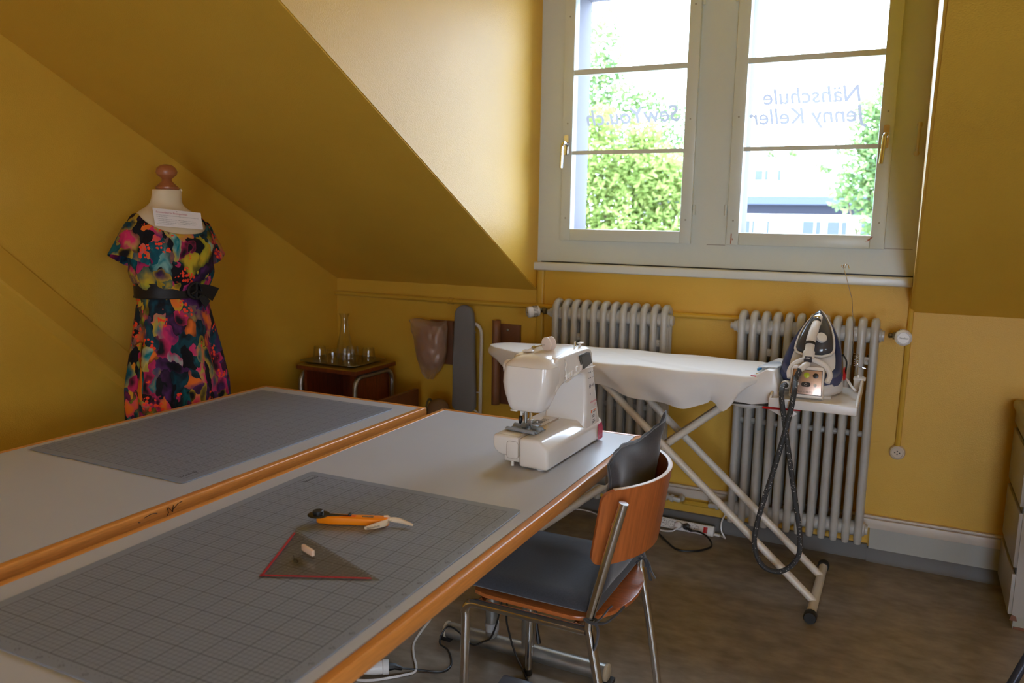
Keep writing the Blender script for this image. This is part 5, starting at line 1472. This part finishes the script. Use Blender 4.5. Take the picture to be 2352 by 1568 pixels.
b = MB(); b.tube(spline([pm @ Vector((.124, .002, .022)), (-.862, 3.44, .010), (-.905, 3.435, .006), (-.94, 3.45, .010), (-.99, 3.455, .004), (-1.08, 3.452, .004), (-1.184, 3.453, .004), (-1.231, 3.485, .004), (-1.298, 3.512, .004), (-1.362, 3.505, .004), (-1.6, 3.46, .004)], 6), .0035, 8); part('cable', b, WHITE, wp)
ex = thing('extension_socket', (-1.34, 1.885, 0), 'white extension cable coupling on the floor under the work table', 'extension cord', world=True)
q = Vector((0, 0, 1)).rotation_difference(Vector((.075, .055, 0)).normalized()).to_matrix()
b = MB(); b.lathe([(.008, -.06), (.016, -.055), (.020, -.03), (.020, .0), (.0225, .002), (.0225, .018), (.020, .020)], (-1.352, 1.895, .0232), 18, q); part('coupling', b, WHITE, ex)
b = MB(); b.tube(spline([(-1.395, 1.865, .018), (-1.41, 1.83, .004), (-1.354, 1.85, .004), (-1.285, 1.919, .004), (-1.268, 1.949, .004), (-1.286, 1.982, .004), (-1.326, 2.03, .004), (-1.367, 2.10, .004), (-1.40, 2.25, .004)], 6), .004, 8); part('cable', b, WHITE, ex)
bp = thing('machine_cord', (-1.3, 1.95, 0), 'black mains cord plugged into the white coupling and tied to the table leg', 'cord', world=True)
b = MB(); b.tube([(-1.338, 1.906, .0232), (-1.322, 1.918, .0225), (-1.314, 1.924, .018), (-1.305, 1.932, .013)], [.013, .010, .008, .006], 8); part('plug', b, BLACK, bp)
b = MB(); b.tube(spline([(-1.310, 1.928, .014), (-1.276, 1.955, .006), (-1.201, 1.985, .003), (-1.186, 2.019, .003), (-1.200, 2.055, .003), (-1.242, 2.105, .003), (-1.282, 2.118, .015), (-1.270, 2.145, .058), (-1.225, 2.14, .056), (-1.17, 2.13, .03), (-1.13, 2.14, .045), (-1.10, 2.145, .075), (-1.07, 2.148, .20), (-1.04, 2.15, .45), (-.98, 2.16, .66)], 6), .003, 8); part('cable', b, BLACK, bp)
b = MB(); b.lathe([(.0225, .072), (.0235, .073), (.0235, .10), (.0225, .101)], (-1.1185, 2.175, 0), 16); part('cable_tie', b, mat('grey_strap', (.38, .38, .38), .5), bp)
fp = thing('foot_pedal', (-.945, 1.945, 0), 'blue grey sewing machine foot pedal on the floor under the chair', 'foot pedal', world=True, rotz=0)
b = MB(); b.prism([(1.86, 0), (2.005, 0), (2.005, .045), (1.99, .052), (1.86, .028)], 0, -.985, -.885); part('pedal_body', b, mat('slate_plastic', (.10, .115, .15), .4), fp, bevel=.006)
b = MB(); b.tube(spline([(-.94, 2.0, .025), (-.93, 2.05, .006), (-.962, 2.09, .012), (-.995, 2.10, .055), (-1.02, 2.10, .124), (-1.03, 2.10, .20), (-1.02, 2.12, .45), (-.98, 2.14, .68)], 6), .0032, 8); part('cable', b, BLACK, fp)
b = MB(); b.tube([(-.955, 2.150, .21), (-.950, 2.150, .17), (-.948, 2.150, .13), (-.940, 2.150, .085)], [.003, .003, .0055, .0075], 8); b.tube([(-.955, 2.150, .21), (-.962, 2.15, .45), (-.96, 2.16, .66)], .003, 6)
solo('hanging_plug', b, BLACK, 'loose black cord with plug hanging down the table leg', 'cord')

#@@OUTSIDE
# ------------------------------------------------------------------ outside: ground, building, trees
GZ = -8.0
struct('ground', MB().box((-60, 6, GZ - .2), (60, 120, GZ)), mat('pale_street', (.40, .40, .38), .8), smooth=False)
BW = mat('white_render', (.80, .80, .79), .6)
BG = mat('blue_grey_fascia', (.045, .058, .10), .6)
BD = mat('dark_balcony_recess', (.026, .027, .042), .8)
BGL = mat('building_glass', (.065, .076, .082), .6, spec=.1)
bd = thing('apartment_building', (-5, 52, GZ), 'white flat roofed building with a dark horizontal band beyond the window', 'building', world=True)
b = MB(); b.box((-16, 50, GZ), (3, 62, 1.88)); part('lower_floors', b, BW, bd, smooth=False)
b = MB(); b.box((-16, 50.6, 1.88), (3, 62, 2.50)); part('recess_band', b, BD, bd, smooth=False)
b = MB(); b.box((-16, 49.8, 2.45), (3, 62, 2.92)); part('fascia', b, BG, bd, smooth=False)
b = MB(); b.box((-16, 50, 2.92), (3, 62, 3.80)); part('parapet', b, BW, bd, smooth=False)
b = MB(); b.box((-16, 52, 3.75), (-6.2, 62, 5.25)); part('penthouse', b, BW, bd, smooth=False)
for x0, x1, z0, z1, y in ((-8.95, -8.15, 3.95, 4.55, 52), (-7.60, -7.22, 3.82, 4.56, 52), (-9.05, -8.45, -.2, 1.50, 50), (-7.75, -7.42, .3, 1.50, 50), (-5.72, -4.72, -.2, 1.50, 50), (-4.38, -3.32, -.2, 1.50, 50), (-2.6, -1.5, -.2, 1.5, 50), (-12, -10.5, -.2, 1.5, 50)):
    b = MB(); b.box((x0, y - .05, z0), (x1, y + .02, z1)); wn = part('window', b, BGL, bd, smooth=False)
    b = MB(); xm = x0 + (x1 - x0) * .68; b.box((xm - .04, y - .08, z0), (xm + .04, y - .05, z1)); part('mullion', b, BW, wn, smooth=False)
L1 = mat_leaf('bright_green_leaves', (.20, .29, .08), (.36, .42, .14))
L2 = mat_leaf('mid_green_leaves', (.13, .23, .10), (.29, .38, .14))
BARK = mat('tree_bark', (.12, .09, .06), .9)
def leaves(mb, blobs, n, size, seed):
    rnd = random.Random(seed)
    vol = [r ** 2.2 for _, r in blobs]; tot = sum(vol)
    for (c, r), v in zip(blobs, vol):
        for _ in range(int(n * v / tot)):
            d = Vector((rnd.gauss(0, 1), rnd.gauss(0, 1), rnd.gauss(0, 1))).normalized()
            p = Vector(c) + d * r * (rnd.random() ** .45)
            x = Vector((rnd.gauss(0, 1), rnd.gauss(0, 1), rnd.gauss(0, .6))).normalized(); y = x.cross(Vector((rnd.gauss(0, .5), rnd.gauss(0, .5), 1))).normalized()
            s = size * rnd.uniform(.6, 1.3)
            mb.face([p - x * s, p - y * s * .45 + x * s * .1, p + x * s, p + y * s * .45 + x * s * .1])
def tree(x, y, blobs, n, size, m, label, seed, trunk=.14):
    t = thing('tree', (x, y, GZ), label, 'tree', 'trees beyond the window', world=True)
    b = MB(); leaves(b, blobs, n, size, seed); part('crown', b, m, t, smooth=False, recalc=False)
    top = max(c[2] for c, r in blobs)
    b = MB(); b.tube([(x, y, GZ), (x + .1, y, GZ + 4), (x, y + .1, top)], [trunk, trunk * .7, trunk * .15], 8)
    for c, r in blobs: b.tube([(x + .05, y, min(GZ + 6, c[2] - 1)), (c[0], c[1], c[2])], [trunk * .35, .012], 5)
    part('trunk', b, BARK, t)
rnd = random.Random(3)
RB = [((-.62, 14, 3.05), .42), ((-.35, 14.1, 3.5), .35), ((-.80, 14, 2.55), .42), ((-.35, 14.2, 2.6), .55), ((-.72, 14, 2.05), .45), ((-.98, 13.9, 1.85), .28), ((-.30, 14.2, 2.0), .5), ((-.55, 14, 1.60), .30), ((-.25, 14.2, 1.40), .35), ((-.62, 14, 1.18), .24), ((-.28, 14, .95), .40), ((.3, 14.3, 2.4), .8), ((.35, 14.2, 1.4), .7), ((.2, 14.2, 3.3), .5), ((.2, 14.1, .5), .6)]
tree(.25, 14.3, RB, 11000, .068, L2, 'leafy green tree seen through the right hand sash beside the building', 11)
LB = [((-5.15, 14, 2.35), .60), ((-4.5, 14.2, 2.15), .70), ((-3.9, 14, 2.2), .55), ((-5.3, 14.2, 1.6), .6), ((-4.6, 14, 1.45), .65), ((-3.8, 14.1, 1.5), .6), ((-5.2, 14, 3.05), .42), ((-4.4, 14.2, 2.85), .35), ((-4.1, 14.2, 1.0), .7), ((-5.1, 14.2, .8), .7), ((-3.3, 14, 1.9), .5), ((-6.0, 14.1, 2.2), .8), ((-6.0, 14.1, 1.0), .8)]
tree(-4.6, 14.2, LB, 15000, .075, L1, 'bright green tree filling the lower left hand sash', 21)
LC = [((-9.4, 26, 6.6), .9), ((-9.6, 26, 7.6), .7), ((-9.3, 26, 5.4), 1.0), ((-8.2, 26, 5.2), .65), ((-8.9, 26, 4.4), 1.0), ((-7.6, 26, 5.0), .6), ((-7.2, 26, 4.3), .8), ((-10.2, 26, 6.0), 1.2), ((-10.4, 26, 4.5), 1.2), ((-6.7, 26, 4.9), .5), ((-7.8, 26, 3.3), 1.2), ((-9.2, 26, 3.0), 1.2), ((-6.4, 26, 3.4), .8)]
tree(-8.6, 26.2, LC, 10000, .10, L2, 'tall paler tree behind, its top in the upper left hand sash', 31, .09)
def shrub(c, r, n, label, seed):
    b = MB(); leaves(b, [(c, r), ((c[0] + r, c[1], c[2] - r * .4), r * .7)], n, .11, seed)
    b.tube([(c[0], c[1], c[2] - r * 1.2), (c[0], c[1], c[2])], .03, 5)
    solo('shrub', b, L2, label, 'shrub', 'roof terrace shrubs', smooth=False, recalc=False)
shrub((-5.0, 51.2, 4.62), .50, 420, 'larger shrub on the roof terrace of the white building', 41)
shrub((-8.3, 53, 5.60), .30, 200, 'small shrub on the penthouse roof, left one', 42)
shrub((-7.0, 53, 5.62), .25, 160, 'small shrub on the penthouse roof, right one', 43)
shrub((-3.75, 50.6, 4.20), .28, 220, 'low planting on the terrace edge of the white building', 44)
